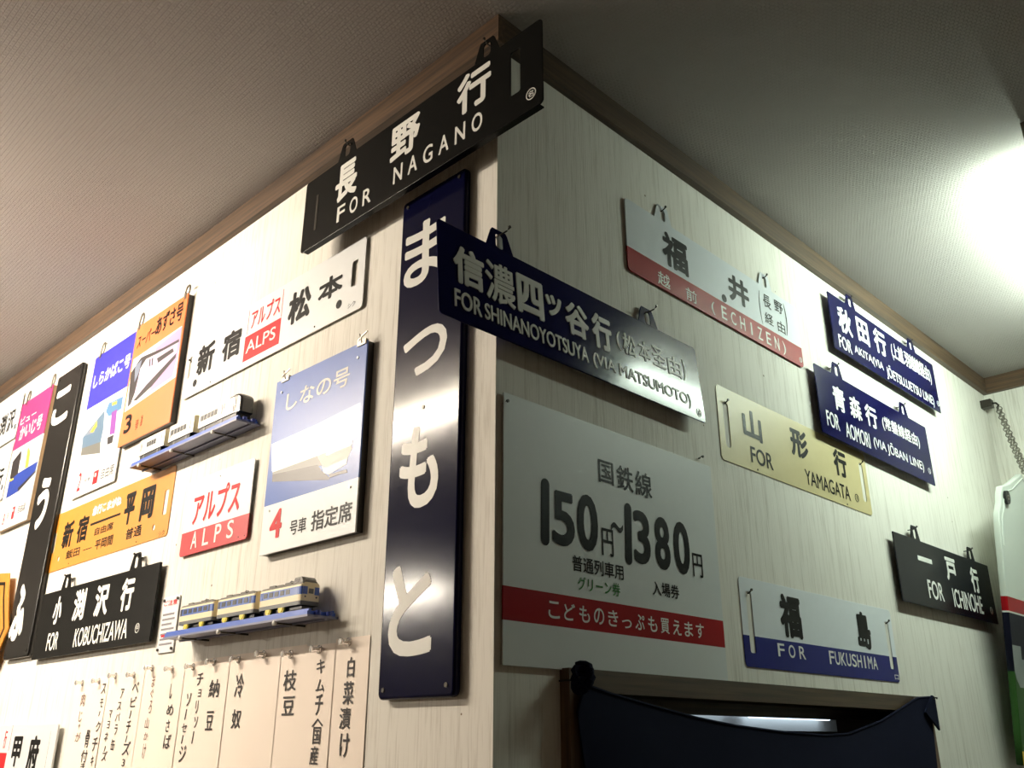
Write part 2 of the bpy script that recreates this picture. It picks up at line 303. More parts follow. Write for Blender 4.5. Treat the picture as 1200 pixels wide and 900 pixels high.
MENU = [[('白', -0.2859, 1.5313, -0.2697, 1.5583), ('菜', -0.2916, 1.4962, -0.268, 1.5266), ('漬', -0.2963, 1.4654, -0.2711, 1.4928), ('け', -0.2913, 1.4304, -0.2702, 1.4604)],
 [('キ', -0.3591, 1.5397, -0.3389, 1.5593), ('ム', -0.3576, 1.515, -0.3364, 1.5321), ('チ', -0.3557, 1.4837, -0.3367, 1.5123), ('^', -0.3582, 1.4698, -0.3348, 1.4788),
  ('国', -0.3548, 1.4462, -0.3364, 1.469), ('産', -0.3584, 1.42, -0.3384, 1.4443)],
 [('枝', -0.4443, 1.519, -0.4099, 1.5484), ('豆', -0.4417, 1.4852, -0.4088, 1.5115)], [], [('冷', -0.5843, 1.5134, -0.559, 1.5502), ('奴', -0.5835, 1.4684, -0.5557, 1.497)],
 [('納', -0.6662, 1.5164, -0.6327, 1.5448), ('豆', -0.664, 1.4664, -0.6402, 1.4958)],
 [('チ', -0.7141, 1.5372, -0.6919, 1.5575), ('ョ', -0.7035, 1.5183, -0.6933, 1.5312), ('リ', -0.7068, 1.493, -0.6977, 1.5136), ('ソ', -0.7052, 1.4704, -0.6933, 1.4883),
  ('|', -0.7058, 1.4476, -0.7009, 1.4646), ('ソ', -0.7416, 1.5053, -0.7263, 1.526), ('|', -0.7396, 1.4848, -0.7364, 1.4999), ('セ', -0.745, 1.4641, -0.7285, 1.4782),
  ('|', -0.7403, 1.4475, -0.7369, 1.4587), ('ジ', -0.7424, 1.4178, -0.7199, 1.4443)],
 [('し', -0.8047, 1.5192, -0.7961, 1.5436), ('め', -0.8067, 1.4916, -0.7826, 1.5095), ('さ', -0.802, 1.4648, -0.7885, 1.4849), ('ば', -0.8027, 1.4384, -0.7766, 1.4615)],
 [('ま', -0.8818, 1.541, -0.8705, 1.562), ('ぐ', -0.8817, 1.5225, -0.8685, 1.5376), ('ろ', -0.8799, 1.4966, -0.8681, 1.5183), ('山', -0.8858, 1.471, -0.8709, 1.4897),
  ('か', -0.883, 1.4522, -0.8668, 1.4652), ('け', -0.8794, 1.4215, -0.8677, 1.4466)],
 [('ベ', -0.9587, 1.5328, -0.9312, 1.5528), ('ビ', -0.9571, 1.5083, -0.9327, 1.527), ('|', -0.953, 1.4901, -0.9486, 1.5018), ('チ', -0.9599, 1.4629, -0.9411, 1.486),
  ('|', -0.954, 1.4493, -0.9504, 1.4589), ('ズ', -0.9613, 1.4263, -0.9302, 1.4503), ('3', -0.9547, 1.4083, -0.9436, 1.4207)],
 [('ア', -1.009, 1.5253, -0.9922, 1.543), ('ス', -1.0138, 1.5047, -0.9968, 1.5193), ('パ', -1.0149, 1.485, -0.9945, 1.4997), ('ラ', -1.0107, 1.4611, -0.998, 1.4798),
  ('缶', -1.0165, 1.4345, -0.9996, 1.4542), ('マ', -1.0459, 1.4915, -1.0329, 1.5055), ('ヨ', -1.0471, 1.4723, -1.0356, 1.4863), ('ネ', -1.0507, 1.4493, -1.0344, 1.4662),
  ('|', -1.0432, 1.433, -1.0392, 1.4409), ('ズ', -1.0485, 1.4156, -1.0266, 1.4335)],
 [('ス', -1.0973, 1.5362, -1.0774, 1.5556), ('モ', -1.0942, 1.5114, -1.0794, 1.5273), ('|', -1.0924, 1.4964, -1.0868, 1.5035), ('ク', -1.0946, 1.467, -1.075, 1.4862),
  ('チ', -1.0987, 1.432, -1.075, 1.4577), ('キ', -1.093, 1.406, -1.0799, 1.4251), ('骨', -1.1367, 1.4385, -1.1167, 1.4708), ('付', -1.1428, 1.4122, -1.1134, 1.4349),
  ('き', -1.1373, 1.3961, -1.1169, 1.4116)],
 [('肉', -1.1917, 1.5154, -1.1726, 1.5408), ('じ', -1.1885, 1.4863, -1.1729, 1.5063), ('ゃ', -1.1852, 1.4724, -1.1739, 1.4829), ('が', -1.189, 1.4492, -1.1647, 1.467)]]

# ---------------------------------------------------------------- materials
MATS = {}


def srgb(r, g, b):
    f = lambda c: (c/255/12.92) if c/255 <= 0.04045 else ((c/255+0.055)/1.055)**2.4
    return (f(r), f(g), f(b), 1)


def mat(name, rgb, rough=0.5, metal=0.0, coat=0.0, trans=0.0, wear=0.0, emit=None, spec=0.5):
    """plain principled material with a little procedural wear in colour and gloss"""
    m = bpy.data.materials.new(name)
    m.use_nodes = True
    nt = m.node_tree
    b = nt.nodes['Principled BSDF']
    b.inputs['Base Color'].default_value = srgb(*rgb)
    b.inputs['Roughness'].default_value = rough
    b.inputs['Metallic'].default_value = metal
    b.inputs['Coat Weight'].default_value = coat
    b.inputs['Coat Roughness'].default_value = 0.12
    b.inputs['Transmission Weight'].default_value = trans
    b.inputs['Specular IOR Level'].default_value = spec
    tc = nt.nodes.new('ShaderNodeTexCoord')
    no = nt.nodes.new('ShaderNodeTexNoise')
    no.inputs['Scale'].default_value = 55
    no.inputs['Detail'].default_value = 5
    nt.links.new(tc.outputs['Object'], no.inputs['Vector'])
    mr = nt.nodes.new('ShaderNodeMapRange')
    mr.inputs['To Min'].default_value = max(0.02, rough-0.025)
    mr.inputs['To Max'].default_value = min(1, rough+0.025)
    nt.links.new(no.outputs['Fac'], mr.inputs['Value'])
    nt.links.new(mr.outputs['Result'], b.inputs['Roughness'])
    if wear:
        mx = nt.nodes.new('ShaderNodeMix')
        mx.data_type = 'RGBA'
        c = srgb(*rgb)
        mx.inputs['A'].default_value = c
        mx.inputs['B'].default_value = (c[0]*(1-wear), c[1]*(1-wear), c[2]*(1-wear*1.2), 1)
        nt.links.new(no.outputs['Fac'], mx.inputs['Factor'])
        nt.links.new(mx.outputs['Result'], b.inputs['Base Color'])
    if emit:
        b.inputs['Emission Color'].default_value = (*emit[0], 1)
        b.inputs['Emission Strength'].default_value = emit[1]
    MATS[name] = m
    return m


mat('black', (18, 18, 18), 0.4, spec=0.12)
mat('white', (234, 234, 228), 0.4, wear=0.04, spec=0.15)
mat('red', (205, 40, 45), 0.4, spec=0.15)
mat('green', (40, 120, 45), 0.4)
mat('board_black', (14, 15, 14), 0.24, wear=0.05, spec=0.18)
mat('plate_navy', (13, 14, 60), 0.14, wear=0.03, spec=0.1)
mat('pillar_navy', (12, 13, 42), 0.13, wear=0.04, spec=0.11)
mat('pillar_black', (24, 23, 22), 0.26, wear=0.05, spec=0.4)
mat('ichi_black', (11, 12, 22), 0.25, wear=0.05, spec=0.12)
mat('plate_white', (228, 233, 238), 0.4, wear=0.05, spec=0.15)
mat('plate_warmwhite', (226, 229, 230), 0.4, wear=0.04)
mat('board_grey', (220, 224, 224), 0.45, wear=0.05)
mat('plate_cream', (206, 192, 142), 0.42, wear=0.06)
mat('plate_orange', (206, 136, 42), 0.4, wear=0.05)
mat('card_orange', (222, 120, 60), 0.4)
mat('card_blue', (88, 116, 186), 0.3, spec=0.22)
mat('royal_blue', (46, 42, 176), 0.4)
mat('magenta', (182, 50, 116), 0.4)
mat('band_red', (142, 18, 17), 0.4, wear=0.06, spec=0.12)
mat('band_crimson', (150, 14, 22), 0.4, wear=0.05, spec=0.12)
mat('band_alps', (190, 36, 42), 0.35, wear=0.04)
mat('band_navy', (22, 28, 108), 0.35, wear=0.06, spec=0.15)
mat('rivet', (215, 215, 212), 0.3, metal=0.3)
mat('sky_pale', (160, 182, 220), 0.3)
mat('cloud', (232, 238, 246), 0.3)
mat('train_grey', (104, 104, 99), 0.4)
mat('train_dark', (42, 36, 38), 0.4)
mat('train_pale', (222, 226, 226), 0.4)
mat('train_glass', (120, 130, 150), 0.3)
mat('teal_grey', (86, 112, 136), 0.4)
mat('sky_blue', (74, 122, 164), 0.4)
mat('yellow', (240, 205, 60), 0.4)
mat('purple', (130, 60, 150), 0.4)
mat('lilac', (186, 146, 188), 0.4)
mat('pale_lilac', (206, 178, 210), 0.4)
mat('cobalt', (28, 58, 150), 0.4)
mat('cream', (232, 220, 186), 0.4)
mat('steel', (150, 145, 135), 0.3, metal=0.9)
mat('dark_steel', (60, 56, 50), 0.4, metal=0.7)
mat('holder_dark', (48, 44, 40), 0.4, metal=0.3)
mat('holder_tan', (150, 125, 95), 0.4, metal=0.3)
mat('paper', (250, 236, 222), 0.7)
mat('ink', (38, 30, 28), 0.6)
mat('ink_faded', (120, 88, 76), 0.6)
mat('small_print', (130, 126, 132), 0.6)
mat('clear_plastic', (248, 244, 240), 0.06, trans=0.75)
mat('rail_blue', (58, 96, 190), 0.35)
mat('rail_navy', (38, 58, 140), 0.35)
mat('shelf_grey', (120, 124, 150), 0.4)
mat('peg_white', (214, 212, 206), 0.4)
mat('toy_cream', (232, 218, 178), 0.35)
mat('toy_blue', (62, 98, 178), 0.3)
mat('toy_dark', (34, 36, 40), 0.35)
mat('toy_skirt', (92, 94, 92), 0.4)
mat('toy_yellow', (236, 214, 60), 0.35)
mat('toy_white', (242, 242, 236), 0.3)
mat('toy_endcream', (214, 208, 180), 0.4)
mat('toy_black', (20, 20, 22), 0.2, coat=0.3)
mat('toy_roof', (104, 101, 92), 0.5)
mat('navy_cloth', (14, 18, 40), 0.9, wear=0.15, spec=0.1)
mat('lamp_brown', (96, 84, 66), 0.5)
mat('lamp_white', (225, 228, 220), 0.4)
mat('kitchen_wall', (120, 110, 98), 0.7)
mat('panel_brown', (132, 127, 120), 0.6, wear=0.15)
mat('floor_wood', (110, 100, 88), 0.5, wear=0.2)
mat('mark_white', (206, 212, 204), 0.5, wear=0.03, spec=0.2)
mat('mark_green', (50, 86, 40), 0.5, spec=0.1)
mat('mark_navy', (12, 13, 28), 0.5, spec=0.1)
mat('mark_grey', (140, 146, 144), 0.5, spec=0.1)
mat('rubber', (24, 24, 24), 0.5)


def nodes_of(name):
    m = bpy.data.materials.new(name)
    m.use_nodes = True
    MATS[name] = m
    return m, m.node_tree, m.node_tree.nodes['Principled BSDF']


def wallpaper():
    """off-white wallpaper with upright fibres, as bump and as a faint change of colour"""
    m, nt, b = nodes_of('wallpaper')
    tc = nt.nodes.new('ShaderNodeTexCoord')
    mp = nt.nodes.new('ShaderNodeMapping')
    mp.inputs['Scale'].default_value = (330, 330, 16)
    nt.links.new(tc.outputs['Object'], mp.inputs['Vector'])
    n1 = nt.nodes.new('ShaderNodeTexNoise')
    n1.inputs['Scale'].default_value = 1
    n1.inputs['Detail'].default_value = 3
    nt.links.new(mp.outputs['Vector'], n1.inputs['Vector'])
    mp2 = nt.nodes.new('ShaderNodeMapping')
    mp2.inputs['Scale'].default_value = (90, 90, 3)
    nt.links.new(tc.outputs['Object'], mp2.inputs['Vector'])
    n2 = nt.nodes.new('ShaderNodeTexNoise')
    n2.inputs['Scale'].default_value = 1
    n2.inputs['Detail'].default_value = 2
    nt.links.new(mp2.outputs['Vector'], n2.inputs['Vector'])
    ad = nt.nodes.new('ShaderNodeMath')
    ad.operation = 'ADD'
    nt.links.new(n1.outputs['Fac'], ad.inputs[0])
    nt.links.new(n2.outputs['Fac'], ad.inputs[1])
    cr = nt.nodes.new('ShaderNodeValToRGB')
    cr.color_ramp.elements[0].position = 0.62
    cr.color_ramp.elements[0].color = srgb(203, 198, 186)
    cr.color_ramp.elements[1].position = 1.0
    cr.color_ramp.elements[1].color = srgb(232, 229, 220)
    nt.links.new(ad.outputs[0], cr.inputs['Fac'])
    # a few small specks of old pin holes and stains
    n3 = nt.nodes.new('ShaderNodeTexVoronoi')
    n3.inputs['Scale'].default_value = 11
    nt.links.new(tc.outputs['Object'], n3.inputs['Vector'])
    lt = nt.nodes.new('ShaderNodeMath')
    lt.operation = 'LESS_THAN'
    lt.inputs[1].default_value = 0.022
    nt.links.new(n3.outputs['Distance'], lt.inputs[0])
    mx = nt.nodes.new('ShaderNodeMix')
    mx.data_type = 'RGBA'
    mx.inputs['B'].default_value = srgb(128, 112, 92)
    nt.links.new(lt.outputs[0], mx.inputs['Factor'])
    nt.links.new(cr.outputs['Color'], mx.inputs['A'])
    nt.links.new(mx.outputs['Result'], b.inputs['Base Color'])
    b.inputs['Roughness'].default_value = 0.75
    b.inputs['Specular IOR Level'].default_value = 0.25
    bp = nt.nodes.new('ShaderNodeBump')
    bp.inputs['Strength'].default_value = 0.35
    bp.inputs['Distance'].default_value = 0.0012
    nt.links.new(ad.outputs[0], bp.inputs['Height'])
    nt.links.new(bp.outputs['Normal'], b.inputs['Normal'])


def ceiling_paper():
    """off-white ceiling paper with a small embossed weave"""
    m, nt, b = nodes_of('ceiling_paper')
    tc = nt.nodes.new('ShaderNodeTexCoord')
    br = nt.nodes.new('ShaderNodeTexBrick')
    br.inputs['Scale'].default_value = 1.0
    br.inputs['Brick Width'].default_value = 0.0072
    br.inputs['Row Height'].default_value = 0.0072
    br.inputs['Mortar Size'].default_value = 0.0009
    br.inputs['Mortar Smooth'].default_value = 0.9
    nt.links.new(tc.outputs['Object'], br.inputs['Vector'])
    no = nt.nodes.new('ShaderNodeTexNoise')
    no.inputs['Scale'].default_value = 260
    nt.links.new(tc.outputs['Object'], no.inputs['Vector'])
    sb = nt.nodes.new('ShaderNodeMath')
    sb.operation = 'MULTIPLY_ADD'
    sb.inputs[1].default_value = -0.6
    nt.links.new(br.outputs['Fac'], sb.inputs[0])
    nt.links.new(no.outputs['Fac'], sb.inputs[2])
    bp = nt.nodes.new('ShaderNodeBump')
    bp.inputs['Strength'].default_value = 1.0
    bp.inputs['Distance'].default_value = 0.0022
    nt.links.new(sb.outputs[0], bp.inputs['Height'])
    nt.links.new(bp.outputs['Normal'], b.inputs['Normal'])
    b.inputs['Base Color'].default_value = srgb(176, 171, 167)
    b.inputs['Roughness'].default_value = 0.8
    b.inputs['Specular IOR Level'].default_value = 0.2


def wood(name, a, c, axis, rough=0.5):
    m, nt, b = nodes_of(name)
    tc = nt.nodes.new('ShaderNodeTexCoord')
    mp = nt.nodes.new('ShaderNodeMapping')
    s = [160, 160, 160]
    s[axis] = 5
    mp.inputs['Scale'].default_value = s
    nt.links.new(tc.outputs['Object'], mp.inputs['Vector'])
    n1 = nt.nodes.new('ShaderNodeTexNoise')
    n1.inputs['Scale'].default_value = 1
    n1.inputs['Detail'].default_value = 4
    nt.links.new(mp.outputs['Vector'], n1.inputs['Vector'])
    cr = nt.nodes.new('ShaderNodeValToRGB')
    cr.color_ramp.elements[0].position = 0.35
    cr.color_ramp.elements[0].color = srgb(*a)
    cr.color_ramp.elements[1].position = 0.68
    cr.color_ramp.elements[1].color = srgb(*c)
    nt.links.new(n1.outputs['Fac'], cr.inputs['Fac'])
    nt.links.new(cr.outputs['Color'], b.inputs['Base Color'])
    b.inputs['Roughness'].default_value = rough
    bp = nt.nodes.new('ShaderNodeBump')
    bp.inputs['Strength'].default_value = 0.25
    bp.inputs['Distance'].default_value = 0.0006
    nt.links.new(n1.outputs['Fac'], bp.inputs['Height'])
    nt.links.new(bp.outputs['Normal'], b.inputs['Normal'])


wallpaper()
ceiling_paper()
wood('wood_x', (60, 45, 32), (98, 74, 52), 0)
wood('wood_y', (54, 42, 30), (88, 68, 48), 1)
wood('wood_z', (80, 58, 40), (116, 86, 60), 2)
wood('floorboards', (84, 72, 58), (118, 104, 88), 1)


# ---------------------------------------------------------------- mesh helpers
class MB:
    """collects shapes and links them as ONE mesh object"""

    def __init__(self):
        self.v, self.f, self.m, self.names = [], [], [], []

    def mi(self, name):
        if name not in self.names:
            self.names.append(name)
        return self.names.index(name)

    def add(self, vs, fs, mname):
        k = len(self.v)
        i = self.mi(mname)
        self.v += [tuple(p) for p in vs]
        for f in fs:
            self.f.append(tuple(k+j for j in f))
            self.m.append(i)
        return self

    def box(self, a, b, mname):
        (x0, y0, z0), (x1, y1, z1) = a, b
        vs = [(x0, y0, z0), (x1, y0, z0), (x1, y1, z0), (x0, y1, z0), (x0, y0, z1), (x1, y0, z1), (x1, y1, z1), (x0, y1, z1)]
        return self.add(vs, [(0, 3, 2, 1), (4, 5, 6, 7), (0, 1, 5, 4), (1, 2, 6, 5), (2, 3, 7, 6), (3, 0, 4, 7)], mname)

    def prism(self, pts, z0, z1, mname):
        n = len(pts)
        area = sum(pts[i][0]*pts[(i+1) % n][1]-pts[(i+1) % n][0]*pts[i][1] for i in range(n))
        if area < 0:
            pts = pts[::-1]
        vs = [(p[0], p[1], z0) for p in pts]+[(p[0], p[1], z1) for p in pts]
        fs = [tuple(range(n))[::-1], tuple(range(n, 2*n))]
        fs += [(i, (i+1) % n, n+(i+1) % n, n+i) for i in range(n)]
        return self.add(vs, fs, mname)

    def tube(self, pts, r, mname, n=8, closed=False, caps=True):
        pts = [Vector(p) for p in pts]
        N = len(pts)
        rs = r if isinstance(r, (list, tuple)) else [r]*N
        up = Vector((0.13, 0.37, 0.92)).normalized()
        vs = []
        for i, p in enumerate(pts):
            if closed:
                t = pts[(i+1) % N]-pts[i-1]
            else:
                t = pts[min(i+1, N-1)]-pts[max(i-1, 0)]
            t.normalize()
            a = t.cross(up)
            if a.length < 1e-3:
                a = t.cross(Vector((1, 0, 0)))
            a.normalize()
            b = t.cross(a)
            for k in range(n):
                w = 2*PI*k/n
                vs.append(p+(a*math.cos(w)+b*math.sin(w))*rs[i])
        fs = []
        for i in range(N if closed else N-1):
            j = (i+1) % N
            for k in range(n):
                fs.append((i*n+k, j*n+k, j*n+(k+1) % n, i*n+(k+1) % n))
        if caps and not closed:
            fs.append(tuple(range(n)))
            fs.append(tuple(range((N-1)*n, N*n))[::-1])
        return self.add(vs, fs, mname)

    def disc(self, c, r, z0, z1, mname, n=20):
        return self.prism([(c[0]+r*math.cos(2*PI*i/n), c[1]+r*math.sin(2*PI*i/n)) for i in range(n)], z0, z1, mname)

    def ring(self, c, r, w, z0, z1, mname, n=24):
        vs, fs = [], []
        for i in range(n):
            a = 2*PI*i/n
            for rr in (r-w/2, r+w/2):
                for z in (z0, z1):
                    vs.append((c[0]+rr*math.cos(a), c[1]+rr*math.sin(a), z))
        for i in range(n):
            p, q = 4*i, 4*((i+1) % n)
            fs += [(p+1, p+3, q+3, q+1), (p+2, q+2, q+3, p+3), (p, p+1, q+1, q)]
        return self.add(vs, fs, mname)

    def stroke(self, pts, w, z0, z1, mname):
        """flat painted stroke with round ends"""
        pts = [Vector((p[0], p[1])) for p in pts]
        out, back = [], []
        for i, p in enumerate(pts):
            t = (pts[min(i+1, len(pts)-1)]-pts[max(i-1, 0)]).normalized()
            nrm = Vector((-t.y, t.x))*w/2
            out.append(p+nrm)
            back.append(p-nrm)
        t = (pts[-1]-pts[-2]).normalized()
        a0 = math.atan2(t.y, t.x)
        end = [pts[-1]+Vector((math.cos(a0+PI/2-PI*k/8), math.sin(a0+PI/2-PI*k/8)))*w/2 for k in range(1, 8)]
        t = (pts[0]-pts[1]).normalized()
        a1 = math.atan2(t.y, t.x)
        beg = [pts[0]+Vector((math.cos(a1+PI/2-PI*k/8), math.sin(a1+PI/2-PI*k/8)))*w/2 for k in range(1, 8)]
        return self.prism([tuple(p) for p in out+end+back[::-1]+beg], z0, z1, mname)

    def text(self, s, bold, bb, z0, z1, mname, lean=0.0):
        """lettering filling the box bb; heavier strokes by laying the outline several times around a small circle"""
        raised = z1-z0 > 0.0008
        vs, fs = glyph(s, raised)
        x0, y0, x1, y1 = bb
        if ('(' in s or ')' in s) and len(s) > 1 and s.upper() != s.lower():
            hh = y1-y0              # brackets reach above and below the capitals
            y0, y1 = y0-0.2*hh, y1+0.12*hh
        if '\u014c' in s:
            y1 += 0.16*(y1-y0)
        r = max(0.0, bold)*(y1-y0)*(1.25 if ord(s[0]) > 0x2000 else 1.5)
        r = min(r, (x1-x0)*0.12, (y1-y0)*0.2)
        n = 0 if r == 0 else 8 if bold > 0.013 else 5
        for k in range(n+1):
            a = 2*PI*k/max(n, 1)+0.4
            dx, dy = (r*math.cos(a), r*math.sin(a)) if k < n else (0, 0)
            dz = 4e-6*k
            vv = [(x0+r+dx+(x1-x0-2*r)*(p[0]+lean*(p[1]-0.5)), y0+r+dy+(y1-y0-2*r)*p[1], (z0+(z1-z0)*p[2] if raised else z1)+dz) for p in vs]
            self.add(vv, fs, mname)
        return self

    def build(self, name, parent=None, smooth=False, loc=None):
        me = bpy.data.meshes.new(name)
        me.from_pydata(self.v, [], self.f)
        for n in self.names:
            me.materials.append(MATS[n])
        me.polygons.foreach_set('material_index', self.m)
        if smooth:
            me.polygons.foreach_set('use_smooth', [True]*len(me.polygons))
            me.set_sharp_from_angle(angle=math.radians(35))
        me.update()
        o = bpy.data.objects.new(name, me)
        COL.objects.link(o)
        if parent:
            o.parent = parent
        if loc is not None:
            o.location = loc
        return o


GL = {}


def glyph(s, raised):
    """outline of a string in Blender's own typeface, scaled to a unit box"""
    key = (s, raised)
    if key in GL:
        return GL[key]
    c = bpy.data.curves.new('lettering', 'FONT')
    c.body = s
    c.size = 1
    c.extrude = 0.02 if raised else 0.0
    c.resolution_u = 4
    o = bpy.data.objects.new('lettering', c)
    COL.objects.link(o)
    me = bpy.data.meshes.new_from_object(o.evaluated_get(bpy.context.evaluated_depsgraph_get()))
    co = [v.co.copy() for v in me.vertices]
    fs = [tuple(p.vertices) for p in me.polygons]
    lo = [min(p[i] for p in co) for i in range(3)]
    hi = [max(p[i] for p in co) for i in range(3)]
    vs = [tuple((p[i]-lo[i])/max(hi[i]-lo[i], 1e-6) for i in range(3)) for p in co]
    bpy.data.objects.remove(o)
    bpy.data.curves.remove(c)
    bpy.data.meshes.remove(me)
    GL[key] = (vs, fs)
    return GL[key]


def rrect(x0, y0, x1, y1, r, n=5):
    r = min(r, (x1-x0)/2-1e-6, (y1-y0)/2-1e-6)
    pts = []
    for cx, cy, a in ((x1-r, y1-r, 0), (x0+r, y1-r, PI/2), (x0+r, y0+r, PI), (x1-r, y0+r, 1.5*PI)):
        for k in range(n+1):
            w = a+PI/2*k/n
            pts.append((cx+r*math.cos(w), cy+r*math.sin(w)))
    return pts


def plate(name, outline, holes, thick, bevel, mname, parent=None, bands=(), back=None):
    """flat plate in the local XY plane, its front face at z = 0, with real holes and rounded edges; bands = (y0, y1, material)"""
    cu = bpy.data.curves.new(name, 'CURVE')
    cu.dimensions = '2D'
    cu.fill_mode = 'BOTH'
    cu.extrude = max(thick/2-bevel, 0.0001)
    cu.bevel_depth = bevel
    cu.bevel_resolution = 2
    cu.offset = -bevel
    for loop in [outline]+list(holes):
        sp = cu.splines.new('POLY')
        sp.points.add(len(loop)-1)
        for p, q in zip(sp.points, loop):
            p.co = (q[0], q[1], 0, 1)
        sp.use_cyclic_u = True
    o = bpy.data.objects.new(name, cu)
    COL.objects.link(o)
    me = bpy.data.meshes.new_from_object(o.evaluated_get(bpy.context.evaluated_depsgraph_get()))
    bpy.data.objects.remove(o)
    bpy.data.curves.remove(cu)
    bm = bmesh.new()
    bm.from_mesh(me)
    bmesh.ops.remove_doubles(bm, verts=bm.verts, dist=1e-6)
    bmesh.ops.translate(bm, verts=bm.verts, vec=(0, 0, -thick/2))
    ys = sorted({y for b in bands for y in b[:2]})
    for y in ys:
        bmesh.ops.bisect_plane(bm, geom=bm.verts[:]+bm.edges[:]+bm.faces[:], plane_co=(0, y, 0), plane_no=(0, 1, 0))
    names = [mname]
    for b in bands:
        if b[2] not in names:
            names.append(b[2])
    for f in bm.faces:
        c = f.calc_center_median()
        f.material_index = 0
        for b in bands:
            if b[0] <= c.y <= b[1]:
                f.material_index = names.index(b[2])
    bm.normal_update()
    me.materials.clear()
    for n in names:
        me.materials.append(MATS[n])
    bm.to_mesh(me)
    bm.free()
    me.name = name
    o = bpy.data.objects.new(name, me)
    COL.objects.link(o)
    if parent:
        o.parent = parent
    return o


def tag(o, label, cat, group=None, kind=None):
    o['label'] = label
    o['category'] = cat
    if group:
        o['group'] = group
    if kind:
        o['kind'] = kind
    return o


def struct(o, label=None):
    o['kind'] = 'structure'
    if label:
        o['label'] = label
        o['category'] = 'room'
    return o


def empty(name, mw):
    o = bpy.data.objects.new(name, None)
    o.empty_display_size = 0.05
    COL.objects.link(o)
    o.matrix_world = mw
    return o


def frame_left(x, z, off):      # local x to the right along the wall, y up, z out of the wall
    return Matrix(((1, 0, 0, x), (0, 0, -1, -off), (0, 1, 0, z), (0, 0, 0, 1)))


def frame_right(y, z, off):
    return Matrix(((0, 0, 1, off), (1, 0, 0, y), (0, 1, 0, z), (0, 0, 0, 1)))


# ---------------------------------------------------------------- the room
H = CZ+0.945*K                # ceiling height
YE = 1.905*K                  # end wall
XW, YB, XE = -5.9, -4.7, 2.6  # far ends of the room behind and beside the camera
DV0, DV1, DZ = 0.134*K, 1.105*K, CZ+0.056*K   # doorway in the right-hand wall


def shell():
    b = MB()
    b.box((XW, 0, 0), (-0.08, 0.08, H), 'wallpaper')
    struct(b.build('wall_left'))
    b = MB()
    b.box((-0.08, 0, DZ), (0, YE, H), 'wallpaper')
    b.box((-0.08, 0, 0), (0, DV0, DZ), 'wallpaper')
    b.box((-0.08, DV1, 0), (0, YE, DZ), 'wallpaper')
    struct(b.build('wall_right'))
    b = MB()
    b.box((-0.08, YE, 0), (XE, YE+0.08, H), 'wallpaper')
    struct(b.build('wall_end'))
    b = MB()
    b.box((XW-0.08, YB, 0), (XW, 0.08, H), 'panel_brown')
    struct(b.build('wall_west'))
    b = MB()
    b.box((XW-0.08, YB-0.08, 0), (XE+0.08, YB, H), 'panel_brown')
    struct(b.build('wall_back'))
    b = MB()
    b.box((XE, YB, 0), (XE+0.08, YE+0.08, H), 'panel_brown')
    struct(b.build('wall_east'))
    b = MB()
    b.box((XW-0.08, YB-0.08, H), (XE+0.08, YE+0.08, H+0.06), 'ceiling_paper')
    struct(b.build('ceiling'))
    b = MB()
    b.box((XW-0.08, YB-0.08, -0.06), (XE+0.08, YE+0.9, 0), 'floorboards')
    struct(b.build('floor'))
    # brown wooden trim under the ceiling
    t, h = 0.014, 0.050
    b = MB()
    b.box((XW, -t, H-h), (t, 0.0, H), 'wood_x')
    struct(b.build('trim_1'))
    b = MB()
    b.box((0.0, 0.0, H-h), (t, YE, H), 'wood_y')
    struct(b.build('trim_2'))
    b = MB()
    b.box((t, YE-t, H-h), (XE, YE, H), 'wood_x')
    struct(b.build('trim_3'))
    # door frame
    b = MB()
    j = 0.032
    b.box((-0.095, DV0-j, 0), (0.016, DV0, DZ+0.024), 'wood_z')
    b.box((-0.095, DV1, 0), (0.016, DV1+j, DZ+0.024), 'wood_z')
    b.box((-0.095, DV0, DZ-0.004), (0.016, DV1, DZ+0.024), 'wood_y')
    b.box((-0.075, DV0, DZ-0.022), (-0.045, DV1, DZ-0.004), 'wood_y')
    struct(b.build('door_1'))
    # the kitchen seen over the curtain
    b = MB()
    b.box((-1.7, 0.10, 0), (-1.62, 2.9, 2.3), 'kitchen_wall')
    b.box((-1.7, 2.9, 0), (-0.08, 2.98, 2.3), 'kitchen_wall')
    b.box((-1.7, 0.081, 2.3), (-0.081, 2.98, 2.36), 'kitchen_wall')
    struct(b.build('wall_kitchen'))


shell()


# ---------------------------------------------------------------- lamps
def tube_material(name, spec, length, r):
    m = bpy.data.materials.new(name)
    m.use_nodes = True
    nt = m.node_tree
    for n in list(nt.nodes):
        if n.type == 'BSDF_PRINCIPLED':
            nt.nodes.remove(n)
    e = nt.nodes.new('ShaderNodeEmission')
    e.inputs['Color'].default_value = (*spec['col'], 1)
    area = 2*PI*r*length
    e.inputs['Strength'].default_value = spec['power']/(area*PI)
    nt.links.new(e.outputs[0], nt.nodes['Material Output'].inputs['Surface'])
    MATS[name] = m


